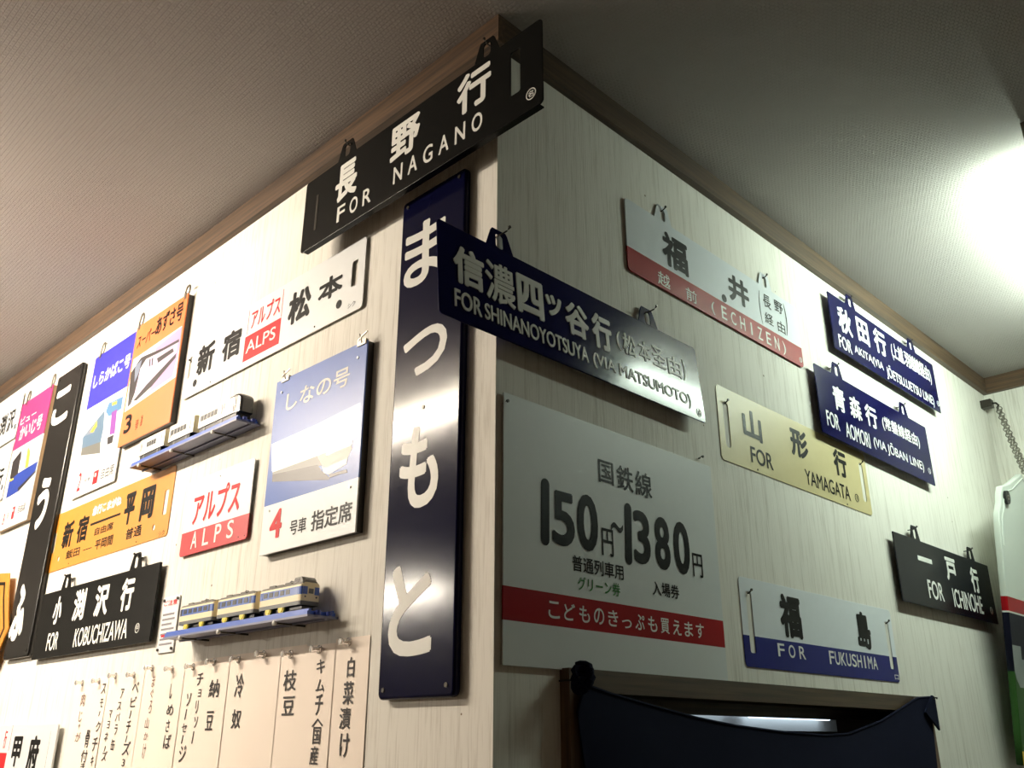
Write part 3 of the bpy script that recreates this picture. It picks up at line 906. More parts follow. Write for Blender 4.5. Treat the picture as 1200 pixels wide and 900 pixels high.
def batten(name, label, spec, hood=None, group=None):
    p0, p1 = Vector(spec['p0']), Vector(spec['p1'])
    d = (p1-p0).normalized()
    s = Vector((-d.y, d.x, 0))
    root = empty(name, Matrix.Translation((p0+p1)/2))
    tag(root, label, 'lamp', group)
    c = (p0+p1)/2
    r = 0.014
    tube_material(label, spec, (p1-p0).length, r)
    b = MB()
    b.tube([p0-c+(p1-p0)*k/6 for k in range(7)], r, label, 14)
    b.build('tube', root, True)
    top = H-c.z

    def slab(u0, u1, w0, w1, z0, z1, m, bb):
        pts = [d*u0+s*w0, d*u1+s*w0, d*u1+s*w1, d*u0+s*w1]
        vs = [(p.x, p.y, z0) for p in pts]+[(p.x, p.y, z1) for p in pts]
        bb.add(vs, [(0, 3, 2, 1), (4, 5, 6, 7), (0, 1, 5, 4), (1, 2, 6, 5), (2, 3, 7, 6), (3, 0, 4, 7)], m)
    L = (p1-p0).length/2
    if hood is None:
        b = MB()
        slab(-L-0.03, L+0.03, -0.04, 0.04, 0.045, top, 'lamp_white', b)
        b.build('housing', root)
        for e in (-1, 1):
            b = MB()
            slab(e*L-0.012, e*L+0.012, -0.018, 0.018, -0.02, 0.046, 'lamp_white', b)
            b.build('lamp_holder', root)
    else:
        b = MB()
        slab(-L-0.10, L+0.10, -0.16, -0.026, 0.018, top, 'lamp_white', b)
        b.build('housing', root)
        b = MB()
        slab(-L-0.10, L+0.10, -0.034, -0.026, -0.05, 0.018, 'lamp_white', b)
        b.build('reflector', root)
        b = MB()
        slab(-L-0.125, -L-0.10, -0.165, -0.024, -0.055, top-0.004, 'lamp_brown', b)
        b.build('end_cap', root)
        for e in (-1, 1):
            b = MB()
            slab(e*L-0.01, e*L+0.01, -0.027, 0.012, -0.015, 0.015, 'lamp_white', b)
            b.build('lamp_holder', root)
    return root


batten('ceiling_light', 'warm white bare tube ceiling light above the orange and blue train cards', WARM_TUBE)
batten('ceiling_light', 'greenish tube ceiling light with brown end cap glaring on the ceiling', GREEN_TUBE, hood=1)
batten('ceiling_light', 'warm white tube ceiling light across the room', FAR_TUBE)

# ---------------------------------------------------------------- signs
PLATES = {
    # key: name, label, category, plate material, thickness mm, corner radius mm, bevel mm, bands [(y0,y1,mat)] in mm
    'nagano': ('destination_board', 'black enamel destination board reading FOR NAGANO under the ceiling trim, jutting past the wall corner', 'sign', 'board_black', 2.5, 7, 0.8, []),
    'matsu': ('station_name_sign', 'tall navy enamel sign with big white hiragana reading Matsumoto down the wall beside the corner', 'sign', 'pillar_navy', 12, 8, 4, []),
    'sm': ('destination_board', 'long white destination board with red ALPS box between black characters for Shinjuku and Matsumoto', 'sign', 'plate_warmwhite', 1.0, 8, 0.3, []),
    'shin': ('train_card', 'blue and white train card with red number 4 and grey train picture', 'sign', 'card_blue', 2.5, 1, 0.4, [(-9, 81.2, 'plate_warmwhite')]),
    'azusa': ('train_card', 'orange train card with number 3 and a lilac train nose picture', 'sign', 'card_orange', 2.5, 1, 0.4, []),
    'shira': ('train_card', 'white train card with blue heading and red number 2', 'sign', 'plate_warmwhite', 2.0, 1, 0.4, [(228.5, 999, 'royal_blue')]),
    'kofu': ('station_name_sign', 'tall black enamel sign with white hiragana reading Kofu between pink and blue headed cards', 'sign', 'pillar_black', 12, 8, 4, []),
    'view': ('train_card', 'white train card with magenta heading and blue train picture left of the tall black sign', 'sign', 'plate_warmwhite', 2.5, 1, 0.4, [(234, 999, 'magenta')]),
    'hira': ('destination_board', 'orange destination board with black characters for Shinjuku and Hiraoka', 'sign', 'plate_orange', 1.0, 8, 0.3, []),
    'kobu': ('destination_board', 'black enamel destination board reading FOR KOBUCHIZAWA below the orange board', 'sign', 'board_black', 5, 2, 0.8, []),
    'alps': ('train_name_plate', 'small white train name plate with a red band reading ALPS', 'sign', 'plate_warmwhite', 1.6, 7, 0.5, [(-9, 44, 'band_alps')]),
    'notice': ('notice_card', 'small white notice card with red heading beside the blue and cream toy train', 'sign', 'plate_warmwhite', 1.5, 3, 0.3, []),
    'yots': ('destination_board', 'navy enamel destination board reading FOR SHINANOYOTSUYA jutting past the wall corner', 'sign', 'plate_navy', 2.5, 6, 0.8, []),
    'fukui': ('destination_board', 'white destination board with a red band reading ECHIZEN below the ceiling trim', 'sign', 'plate_white', 2, 9, 0.6, [(-9, 45, 'band_red')]),
    'akita': ('destination_board', 'navy destination board reading FOR AKITA hung against the ceiling trim', 'sign', 'plate_navy', 2.5, 3, 0.6, []),
    'aomori': ('destination_board', 'navy destination board reading FOR AOMORI hung below the AKITA board', 'sign', 'plate_navy', 2.5, 3, 0.6, []),
    'yama': ('destination_board', 'cream destination board with black letters reading FOR YAMAGATA', 'sign', 'plate_cream', 1.0, 9, 0.3, []),
    'fuku': ('destination_board', 'white and blue destination board reading FOR FUKUSHIMA above the doorway', 'sign', 'plate_white', 1.0, 8, 0.3, [(-9, 49, 'band_navy')]),
    'ichi': ('destination_board', 'near black destination board reading FOR ICHINOHE beside the hanging white signboard', 'sign', 'ichi_black', 2.5, 2, 0.6, []),
    'price': ('fare_board', 'large white fare board with 150 to 1380 yen and a dark red band', 'sign', 'board_grey', 2, 1.5, 0.4, [(52, 92.5, 'band_crimson')]),
    'koufu2': ('destination_board', 'white destination board with black characters for Kofu, low beside the handwritten menu strips', 'sign', 'plate_warmwhite', 4, 6, 0.5, []),
}
SHORT = {'nagano': 'black NAGANO board', 'yots': 'navy SHINANOYOTSUYA board', 'fukui': 'white and red ECHIZEN board', 'akita': 'navy AKITA board',
         'aomori': 'navy AOMORI board', 'ichi': 'near black ICHINOHE board', 'kobu': 'black KOBUCHIZAWA board', 'yama': 'cream YAMAGATA board',
         'fuku': 'white and blue FUKUSHIMA board', 'sm': 'long white ALPS board', 'hira': 'orange board'}
TABMAT = {'fukui': 'plate_white'}
SIGN_OBJ = {}


def nail(side, along, z, reach, label, up=0.006):
    """steel nail driven into the wall, its end bent up"""
    mw = frame_left(along, z, 0) if side == 'L' else frame_right(along, z, 0)
    b = MB()
    b.tube([(0, 0, -0.004), (0, 0.0, reach*0.6), (0.0005, 0.001, reach-0.003), (0.001, 0.003, reach), (0.001, up, reach+0.002)], 0.0012, 'dark_steel', 8)
    b.disc((0.001, up*0.9), 0.0022, reach+0.001, reach+0.0032, 'dark_steel', 10)
    o = b.build('nail', None, True)
    o.matrix_world = mw
    tag(o, label, 'nail', 'nails in the walls')


SPACED = {'NAGANO': 0.62, 'ECHIZEN': 0.56, ('alps', 'ALPS'): 0.52, 'FUKUSHIMA': 0.86, ('fuku', 'FOR'): 0.62, ('nagano', 'FOR'): 0.76, 'こどものきっぷも買えます': 0.72}
SPACED_W = {}


def spaced_text(b, s, bold, bb, z, m, apart=False):
    """letters set apart from one another, as signwriters space them"""
    f = SPACED.get(s) or next(v for k, v in SPACED.items() if k[1] == s and isinstance(k, tuple))
    x0, y0, x1, y1 = bb
    n = len(s)
    a = (x1-x0)/(n-1+f)
    each = []
    for i, c in enumerate(s):
        if apart:
            b = MB()
            each.append(b)
        w = a*f*(0.3 if c == 'I' else 1)
        xc = x0+a*f/2+a*i
        lo, hi = (0.0, 1.0)
        if c in 'っ':
            lo, hi = 0.0, 0.55
        b.text(c, bold, (xc-w/2, y0+(y1-y0)*lo, xc+w/2, y0+(y1-y0)*hi), 0, z, m)
    return each


def make_sign(key):
    s = SIGNS[key]
    name, label, cat, pm, th, rad, bev, bands = PLATES[key]
    mm = 0.001
    W, Hh = s['w']*mm, s['h']*mm
    off = s['off']*mm
    mw = frame_left(s['x'], s['z'], off) if s['side'] == 'L' else frame_right(s['x'], s['z'], off)
    root = empty(name, mw)
    tag(root, label, cat)
    SIGN_OBJ[key] = root
    holes, tabs, letters, print_ = [], [], [], MB()
    marks, emblem = [], None
    zf = 0.0003
    for it in s['items']:
        if it[0] == 'H':
            x0, y0, x1, y1 = [c*mm for c in it[2]]
            cx, cy = (x0+x1)/2, (y0+y1)/2
            w = 0.0085 if key in ('yama', 'fuku') else 0.0085
            if key == 'nagano':
                w = 0.0095 if cx > 0.3 else 0.004
            hh = (y1-y0)/2 if key != 'sm' else 0.024
            if key == 'sm' and cx < 0.1:
                cx = 0.0165
            if key == 'nagano' and cx < 0.3:
                marks.append(('pressed_slot', MB().prism(rrect(cx-0.003, cy-hh, cx+0.003, cy+hh, 0.002), 0, 0.0006, 'dark_steel')))
                continue
            holes.append(rrect(cx-w, cy-hh, cx+w, cy+hh, 0.004 if key not in ('yama',) else 0.0084))
        elif it[0] == 'HD':
            x, y = it[2]
            r = it[3]*mm
            holes.append([(x*mm+r*math.cos(2*PI*i/16), y*mm+r*math.sin(2*PI*i/16)) for i in range(16)])
        elif it[0] == 'TAB':
            tabs.append(it[2][0]*mm)
        elif it[0] == 'T':
            q = MB()
            if len(it[1]) == 1 and it[1] in '名金甲' and (it[4][3]-it[4][1]) < 22:
                ring = next((r_ for r_ in s['items'] if r_[0] == 'O'), None)
                emblem = emblem or MB()
                q = emblem
                if ring:
                    rr = ring[3]*0.62
                    it = it[:4]+((ring[2][0]-rr, ring[2][1]-rr, ring[2][0]+rr, ring[2][1]+rr),)
            else:
                letters.append(q)
            if it[1] in SPACED or (key, it[1]) in SPACED:
                each = spaced_text(q, it[1], it[3], [c*mm for c in it[4]], zf*1.6, it[2], len(it[1]) <= 7)
                letters += each
                if each:
                    letters.remove(q)
                continue
            q.text(it[1], it[3], [c*mm for c in it[4]], 0, 0.0012 if key == 'yots' else zf*1.6, it[2])
        elif it[0] == 'S':
            letters.append(MB())
            letters[-1].stroke([(p[0]*mm, p[1]*mm) for p in it[3]], it[2]*1.6*mm, 0, zf*1.6, it[1])
        elif it[0] == 'D':
            marks.append(('rivet' if it[1] == 'rivet' else 'painted_dot', MB().disc((it[2][0]*mm, it[2][1]*mm), it[3]*mm, 0, zf*2 if it[1] != 'rivet' else 0.0016, it[1])))
        elif it[0] == 'O':
            emblem = emblem or MB()
            emblem.ring((it[2][0]*mm, it[2][1]*mm), it[3]*mm, 1.4*mm, 0, zf*1.6, it[1])
        elif it[0] == 'R':
            if it[1].startswith('_'):
                continue
            x0, y0, x1, y1 = [c*mm for c in it[2]]
            x0, x1 = max(x0, 0.001), min(x1, W-0.001)
            if x1-x0 < 0.014 and it[1] == 'red' and key in ('sm', 'koufu2'):
                x0, x1 = (x0+x1)/2-0.0008, (x0+x1)/2+0.0008
            marks.append(('painted_bar', MB().prism([(x0, y0), (x1, y0), (x1, y1), (x0, y1)], 0, zf*0.7, it[1])))
        elif it[0] == 'P':
            zz = zf*(0.4+0.12*len(print_.names)+0.04*len(print_.f)/8)
            print_.prism([(min(max(p[0]*mm, 0.0005), W-0.0005), p[1]*mm) for p in it[2]], 0, zz, it[1])
    bnd = [(b[0]*mm, b[1]*mm, b[2]) for b in bands]
    body = plate('board' if cat == 'sign' else 'card', rrect(0, 0, W, Hh, rad*mm), holes, th*mm, bev*mm, pm, root, bnd)
    for b in letters:
        b.build('lettering', root)
    if emblem:
        emblem.build('emblem', root)
    for n_, b in marks:
        b.build(n_, root)
    if print_.v:
        print_.build('printed_picture' if 'card' in name else 'painted_bar', root)
    for i, x in enumerate(tabs):
        # pressed hanger tab with a slot, standing above the top edge
        o = plate('hanger_tab', [(x-0.028, Hh-0.004), (x+0.028, Hh-0.004), (x+0.016, Hh+0.028), (x+0.013, Hh+0.032), (x-0.013, Hh+0.032), (x-0.016, Hh+0.028)],
                  [rrect(x-0.0075, Hh+0.002, x+0.0075, Hh+0.025, 0.005)], 0.0018, 0.0004, TABMAT.get(key, pm), root)
        o.location = (0, 0, -0.0008)
        nail(s['side'], s['x']+x, s['z']+Hh+0.0235, off+0.004, 'bent nail through the %s hanger tab of the %s' % (('first', 'second')[i], SHORT[key]))
    if key in ('yama', 'fuku'):
        for i, it in enumerate([q for q in s['items'] if q[0] == 'H']):
            x0, y0, x1, y1 = [c*mm for c in it[2]]
            nail(s['side'], s['x']+(x0+x1)/2, s['z']+y1-0.003, off+0.004, 'bent nail at the top of the %s slot of the %s' % (('first', 'second')[i], SHORT[key]))
    return root, W, Hh, off


def holder(root, W, Hh, off, m, t=0.011):
    """metal holder behind a train card"""
    b = MB()
    z1, z0 = -0.0026, -off+0.0005
    b.box((0.001, 0.001, z0), (0.009, Hh-0.001, z1), m)
    b.box((W-0.009, 0.001, z0), (W-0.001, Hh-0.001, z1), m)
    b.box((0.009, 0.001, z0), (W-0.009, 0.012, z1), m)
    b.box((0.009, Hh-0.012, z0), (W-0.009, Hh-0.001, z1), m)
    b.build('holder_frame', root)


def loop(root, x, y, m='steel', h=0.036, w=0.020, lean=0.0):
    """wire hanging loop on the top edge of a card"""
    b = MB()
    pts = []
    for i in range(20):
        a = 2*PI*i/20
        pts.append((x+w/2*math.cos(a)+lean*(0.5+0.5*math.sin(a)), y+h/2-0.004+h/2*math.sin(a), -0.002))
    b.tube(pts, 0.0022, m, 8, closed=True)
    b.box((x-0.005, y-0.010, -0.004), (x+0.005, y+0.004, 0.001), m)
    b.build('hanger_loop', root, True)


for key in ('nagano', 'matsu', 'kofu', 'price', 'shin', 'azusa', 'shira', 'view', 'sm', 'hira', 'kobu', 'alps', 'notice', 'koufu2',
            'yots', 'fukui', 'akita', 'aomori', 'yama', 'fuku', 'ichi'):
    root, W, Hh, off = make_sign(key)
    if key == 'shin':
        holder(root, W, Hh, off, 'holder_dark')
        for x in (0.03, W-0.012):
            b = MB()
            b.tube([(x-0.012, Hh+0.004, 0.001), (x, Hh+0.009, 0.002), (x+0.012, Hh+0.014, 0.001)], 0.0012, 'steel')
            b.tube([(x-0.010, Hh+0.016, 0.0), (x-0.004, Hh+0.008, 0.002), (x, Hh-0.002, 0.002)], 0.0012, 'steel')
            b.box((x-0.012, Hh-0.006, -0.004), (x+0.010, Hh+0.003, 0.002), 'steel')
            b.build('wire_clip', root)
    if key == 'nagano':
        MB().box((0.008, 0.0004, -0.011), (W-0.008, 0.0024, -0.002), 'board_black').build('folded_flange', root)
    if key == 'azusa':
        holder(root, W, Hh, off, 'holder_dark')
        loop(root, 0.012, Hh, lean=0.006)
        loop(root, W-0.012, Hh, lean=0.006, h=0.026)
    if key == 'view':
        holder(root, W, Hh, off, 'holder_tan')
        loop(root, 0.035, Hh, lean=0.006)
        loop(root, W-0.010, Hh, lean=0.004)
    if key == 'shira':
        loop(root, 0.030, Hh, lean=0.008)
    if key in ('matsu', 'kofu'):
        for x, y in ((0.012, 0.012), (W-0.014, 0.014), (0.014, Hh-0.012), (W-0.014, Hh-0.012)) + (((W*0.48, Hh*0.515),) if key == 'matsu' else ()):
            MB().disc((x, y), 0.003, -0.001, 0.0012, 'dark_steel', 12).build('screw', root)
    if key == 'notice':
        b = MB()
        y = Hh-0.034
        while y > 0.008:
            b.box((0.006, y, 0), (W-0.006-random.random()*0.02, y+0.0035, 0.0004), 'small_print')
            y -= 0.0088
        b.box((0.010, 0.028, 0), (W-0.012, 0.032, 0.0005), 'red')
        b.build('small_print', root)
        for x, y in ((0.005, 0.006), (W-0.005, 0.006), (0.005, Hh-0.006), (W-0.005, Hh-0.006)):
            MB().disc((x, y), 0.0026, -0.001, 0.0026, 'dark_steel', 12).build('screw', root)

# the sign by the ceiling lamp tips its face up a little on its nails
SIGN_OBJ['yots'].matrix_world = SIGN_OBJ['yots'].matrix_world @ Matrix.Rotation(math.radians(TILT_YOTS), 4, 'X')

# two more white boards at the far end of the wall, cut by the edge of the view
for z0, z1, label, chars, mk in ((2.268, 2.410, 'white destination board with black characters beside the magenta headed card', [('渕', 0.165, 0.060), ('沢', 0.095, 0.060)], 'black'),
                                 (2.085, 2.258, 'white board with a black slot beneath another white board, beside the magenta headed card', [('行', 0.085, 0.06)], 'black')):
    x1 = -1.985
    root = empty('destination_board', frame_left(x1-0.6, z0, 0.007))
    tag(root, label, 'sign')
    hh = z1-z0
    plate('board', rrect(0, 0, 0.6, hh, 0.007), [], 0.002, 0.0005, 'plate_warmwhite', root)
    for c, dx, sz in chars:
        MB().text(c, 0.02, (0.6-dx, 0.035, 0.6-dx+0.058, 0.035+0.068), 0, 0.0005, mk).build('lettering', root)
    b = MB()
    b.box((0.578, 0.030, 0), (0.588, 0.085 if z0 < 2 else 0.045, 0.0005), 'black')
    b.build('painted_mark', root)

# orange shape with a black outline, cut by the edge of the view
root = empty('train_headmark', frame_left(-1.664, 1.632, 0.021))
tag(root, 'orange pointed headmark with a black outline beside the foot of the tall black sign', 'sign')
hexo = [(-0.42, 0.02), (-0.14, -0.05), (-0.055, -0.01), (0.0, 0.075), (-0.055, 0.165), (-0.075, 0.215), (-0.42, 0.25)]
hexi = [(-0.40, 0.045), (-0.145, -0.022), (-0.075, 0.012), (-0.028, 0.075), (-0.075, 0.150), (-0.092, 0.190), (-0.40, 0.222)]
plate('board', hexo, [], 0.004, 0.0008, 'plate_orange', root)
b = MB()
n = len(hexi)
for i in range(n):
    b.stroke([hexi[i], hexi[(i+1) % n]], 0.008, 0, 0.0006, 'black')
b.build('painted_outline', root)

# ---------------------------------------------------------------- nails and small hooks in the walls
nail('R', 0.0135, 1.862, 0.006, 'tiny nail at the top left corner of the white fare board', 0.002)
nail('R', 0.470, 1.886, 0.006, 'tiny nail at the top right corner of the white fare board', 0.002)
nail('L', -0.905, 2.185, 0.006, 'tiny nail in the wall above the long white ALPS board', 0.003)

# ---------------------------------------------------------------- handwritten menu strips and their pins
EDGE = [0.218, 0.289, 0.3565, 0.417, 0.488, 0.555, 0.621, 0.693, 0.764, 0.834, 0.905, 0.975, 1.047, 1.120]
TOPS = [0.1225, 0.118, 0.1205, 0.120, 0.1185, 0.1175, 0.115, 0.112, 0.117, 0.112, 0.111, 0.107, 0.106]
PINS = [(0.261, 0.117), (0.324, 0.112), (0.393, 0.110), (0.460, 0.114), (0.530, 0.111), (0.600, 0.111), (0.666, 0.108), (0.734, 0.108),
        (0.808, 0.113), (0.872, 0.105), (0.948, 0.107), (1.014, 0.101), (1.090, 0.101)]
WHICH = ['pickled cabbage, outermost by the tall navy sign', 'kimchi', 'edamame', None, 'chilled tofu', 'natto', 'chorizo sausage in two columns', 'marinated mackerel',
         'tuna with yam', 'baby cheese', 'asparagus and mayonnaise', 'smoked chicken in two columns', 'meat and potato stew in faded ink']
pin0 = None
for i in range(13):
    xr, xl = -EDGE[i]*K, -EDGE[i+1]*K
    top = CZ+TOPS[i]*K
    off = 0.0012+0.0008*(i % 2)
    root = empty('menu_strip', frame_left(xl, top-0.42, off))
    what = WHICH[i]
    tag(root, ('cream paper menu strip handwritten with %s' % what) if what else 'blank cream paper menu strip pinned between edamame and chilled tofu', 'menu', 'menu strips in a row')
    w = xr-xl+0.001
    b = MB()
    rows = 14
    pts_v, pts_f = [], []
    for r in range(rows+1):
        y = 0.42*r/rows
        bow = 0.0045*(1-r/rows)**2*(0.4+((i*37) % 10)/12)
        for c in range(5):
            x = w*c/4
            pts_v.append((x, y, bow+0.0012*((c/4) if i % 3 else 1-c/4)*(1-r/rows)))
    for r in range(rows):
        for c in range(4):
            a = r*5+c
            pts_f.append((a, a+1, a+6, a+5))
    nv = len(pts_v)
    b.add(pts_v+[(p[0], p[1], p[2]-0.0004) for p in pts_v], pts_f+[tuple(nv+k for k in reversed(f)) for f in pts_f], 'paper')
    b.build('paper', root, True)
    b = MB()
    HALF = 0
    for ch, x0, z0, x1, z1 in MENU[i]:
        if ch == (MENU[i][1][0] if len(MENU[i]) > 1 else '') and not HALF:
            HALF = len(b.v)
        m = 'ink_faded' if i in (8, 12) else 'ink'
        y0, y1 = z0-(top-0.42), z1-(top-0.42)
        bow = 0.0045*(1-((y0+y1)/2)/0.42)**2*(0.4+((i*37) % 10)/12)+0.0009
        if ch == '|':
            xm = (x0+x1)/2-xl
            b.stroke([(xm+0.0012, y1), (xm+0.0004, (y0+y1)/2), (xm-0.001, y0)], 0.0024, 0.0, 0.0006, m)
        elif ch == '^':
            b.stroke([(x0-xl, y0), (x0-xl+(x1-x0)*0.5, y1), (x1-xl, y0+0.001)], 0.0024, 0.0, 0.0006, m)
        else:
            b.text(ch, 0.012 if m == 'ink' else 0.003, (x0-xl, y0, x1-xl, y1), 0.0, 0.0006, m, lean=0.0)
    # lay the ink on the slightly bowed paper
    for k, p in enumerate(b.v):
        bow = 0.0045*(1-p[1]/0.42)**2*(0.4+((i*37) % 10)/12)+0.0012*((p[0]/w) if i % 3 else 1-p[0]/w)*(1-p[1]/0.42)
        b.v[k] = (p[0], p[1], p[2]+bow+0.0002)
    if b.v and i not in (2, 4, 5):
        b.build('handwriting', root)
    elif b.v:
        # the two characters stand far apart: one part each
        cut = len(b.v) if len(MENU[i]) < 2 else HALF
        for lo, hi in ((0, cut), (cut, len(b.v))):
            c = MB()
            c.names = list(b.names)
            c.v = b.v[lo:hi]
            for f, m_ in zip(b.f, b.m):
                if lo <= f[0] < hi:
                    c.f.append(tuple(q-lo for q in f))
                    c.m.append(m_)
            c.build('handwriting', root)
    # clear push pin
    u, z = PINS[i]
    mw = frame_left(-u*K, CZ+z*K, off)
    if pin0 is None:
        b = MB()
        prof = [(0.0, 0.0062), (0.0012, 0.0062), (0.0022, 0.0036), (0.006, 0.0030), (0.0105, 0.0032), (0.012, 0.0046), (0.0145, 0.0050), (0.0152, 0.0040)]
        b.tube([(0, 0, z_) for z_, r in prof], [r for z_, r in prof], 'clear_plastic', 16)
        pin_me = b.build('push_pin', None, True)
        pin0 = pin_me
        b = MB()
        b.tube([(0, 0, -0.006), (0, 0, 0.001)], 0.0006, 'steel', 6)
        b.build('needle', pin0)
        o = pin0
    else:
        o = pin0.copy()
        COL.objects.link(o)
        for ch in list(pin0.children):
            c = ch.copy()
            COL.objects.link(c)
            c.parent = o
    o.matrix_world = mw
    tag(o, ('clear push pin on the strip for %s' % (what.split(',')[0].split(' in ')[0])) if what else 'clear push pin on the blank menu strip', 'push pin', 'push pins along the menu strips')


# ---------------------------------------------------------------- toy trains on their shelves
def section(w, y0, y1, r, ys):
    """cross-section (z, y) going up the front side, over the roof and down the back; ys = heights of colour changes"""
    hw = w/2
    side = sorted({y0, *[y for y in ys if y0 < y < y1-r], y1-r})
    pts = [(hw, y) for y in side]
    for k in range(1, 5):
        a = PI/2*k/5
        pts.append((hw-r+r*math.cos(a), y1-r+r*math.sin(a)))
    pts += [(hw*0.35, y1+0.0006)]
    left = [(-z, y) for z, y in reversed(pts)]
    return pts+left


def loft(b, secs, matfn, capmat):
    n = len(secs[0][1])
    vs = []
    for x, pts in secs:
        vs += [(x, y, z) for z, y in pts]
    for s in range(len(secs)-1):
        for k in range(n):
            q = (k+1) % n
            f = (s*n+k, s*n+q, (s+1)*n+q, (s+1)*n+k)
            ym = sum(vs[i][1] for i in f)/4
            xm = sum(vs[i][0] for i in f)/4
            b.add([vs[i] for i in f], [(3, 2, 1, 0)], matfn(xm, ym, k == n-1))
    for s, rev in ((0, False), (len(secs)-1, True)):
        # caps are cut into strips so that the colour bands run round the ends
        h = n//2
        for k in range(h-1):
            f = [s*n+k, s*n+k+1, s*n+n-2-k, s*n+n-1-k]
            ym = sum(vs[i][1] for i in f)/4
            b.add([vs[i] for i in f], [(0, 1, 2, 3) if not rev else (3, 2, 1, 0)], capmat(s > 0, ym))


def wheel(parent, x, z, m, r=0.0062):
    b = MB()
    prof = [(-0.0022, r*0.55), (-0.0022, r), (0.0008, r), (0.0008, r*0.72), (0.0016, r*0.7), (0.0016, r*0.2)]
    b.tube([(x, r, z+a) for a, q in prof], [q for a, q in prof], m, 18)
    b.build('wheel', parent, True)


def shelf(label, x0, x1, z, depth, pegs, rail_label):
    """pale board on three pegs, with a blue toy rail lying on it"""
    root = empty('wall_shelf', frame_left(x0, z, 0))
    tag(root, label, 'shelf')
    L = x1-x0
    b = MB()
    b.box((0, -0.0055, 0), (L, -0.0025, depth+0.002), 'shelf_grey')
    b.box((0, -0.0085, depth*0.42), (L, -0.0055, depth*0.46), 'shelf_grey')
    b.build('board', root)
    for p in pegs:
        b = MB()
        b.tube([(p, -0.0082, 0), (p, -0.0082, depth*0.5), (p, -0.0082, depth+0.001)], 0.0016, 'dark_steel', 8)
        b.tube([(p, -0.0082, depth-0.001), (p, -0.0082, depth+0.001), (p, -0.0082, depth+0.004), (p, -0.0082, depth+0.005)], [0.0016, 0.0036, 0.0036, 0.002], 'peg_white', 12)
        b.build('peg', root, True)
    rail = empty('toy_rail', frame_left(x0, z-0.0025, 0))
    tag(rail, rail_label, 'toy rail')
    b = MB()
    d0 = 0.003
    b.box((0, 0, d0), (L-0.004, 0.0055, depth), 'rail_blue')
    for zz in (d0+0.002, depth-0.006):
        b.box((0, 0.0055, zz), (L-0.004, 0.0085, zz+0.004), 'rail_blue')
    b.build('track', rail)
    for zz in (depth*0.35, depth*0.72):
        b = MB()
        b.disc((L+0.002, zz), 0.004, 0, 0.006, 'rail_navy', 14)
        b.v = [(p[0], p[2], p[1]) for p in b.v]
        b.box((L-0.006, 0.0005, zz-0.002), (L, 0.0055, zz+0.002), 'rail_navy')
        b.build('rail_joint', rail)
    return z+0.006


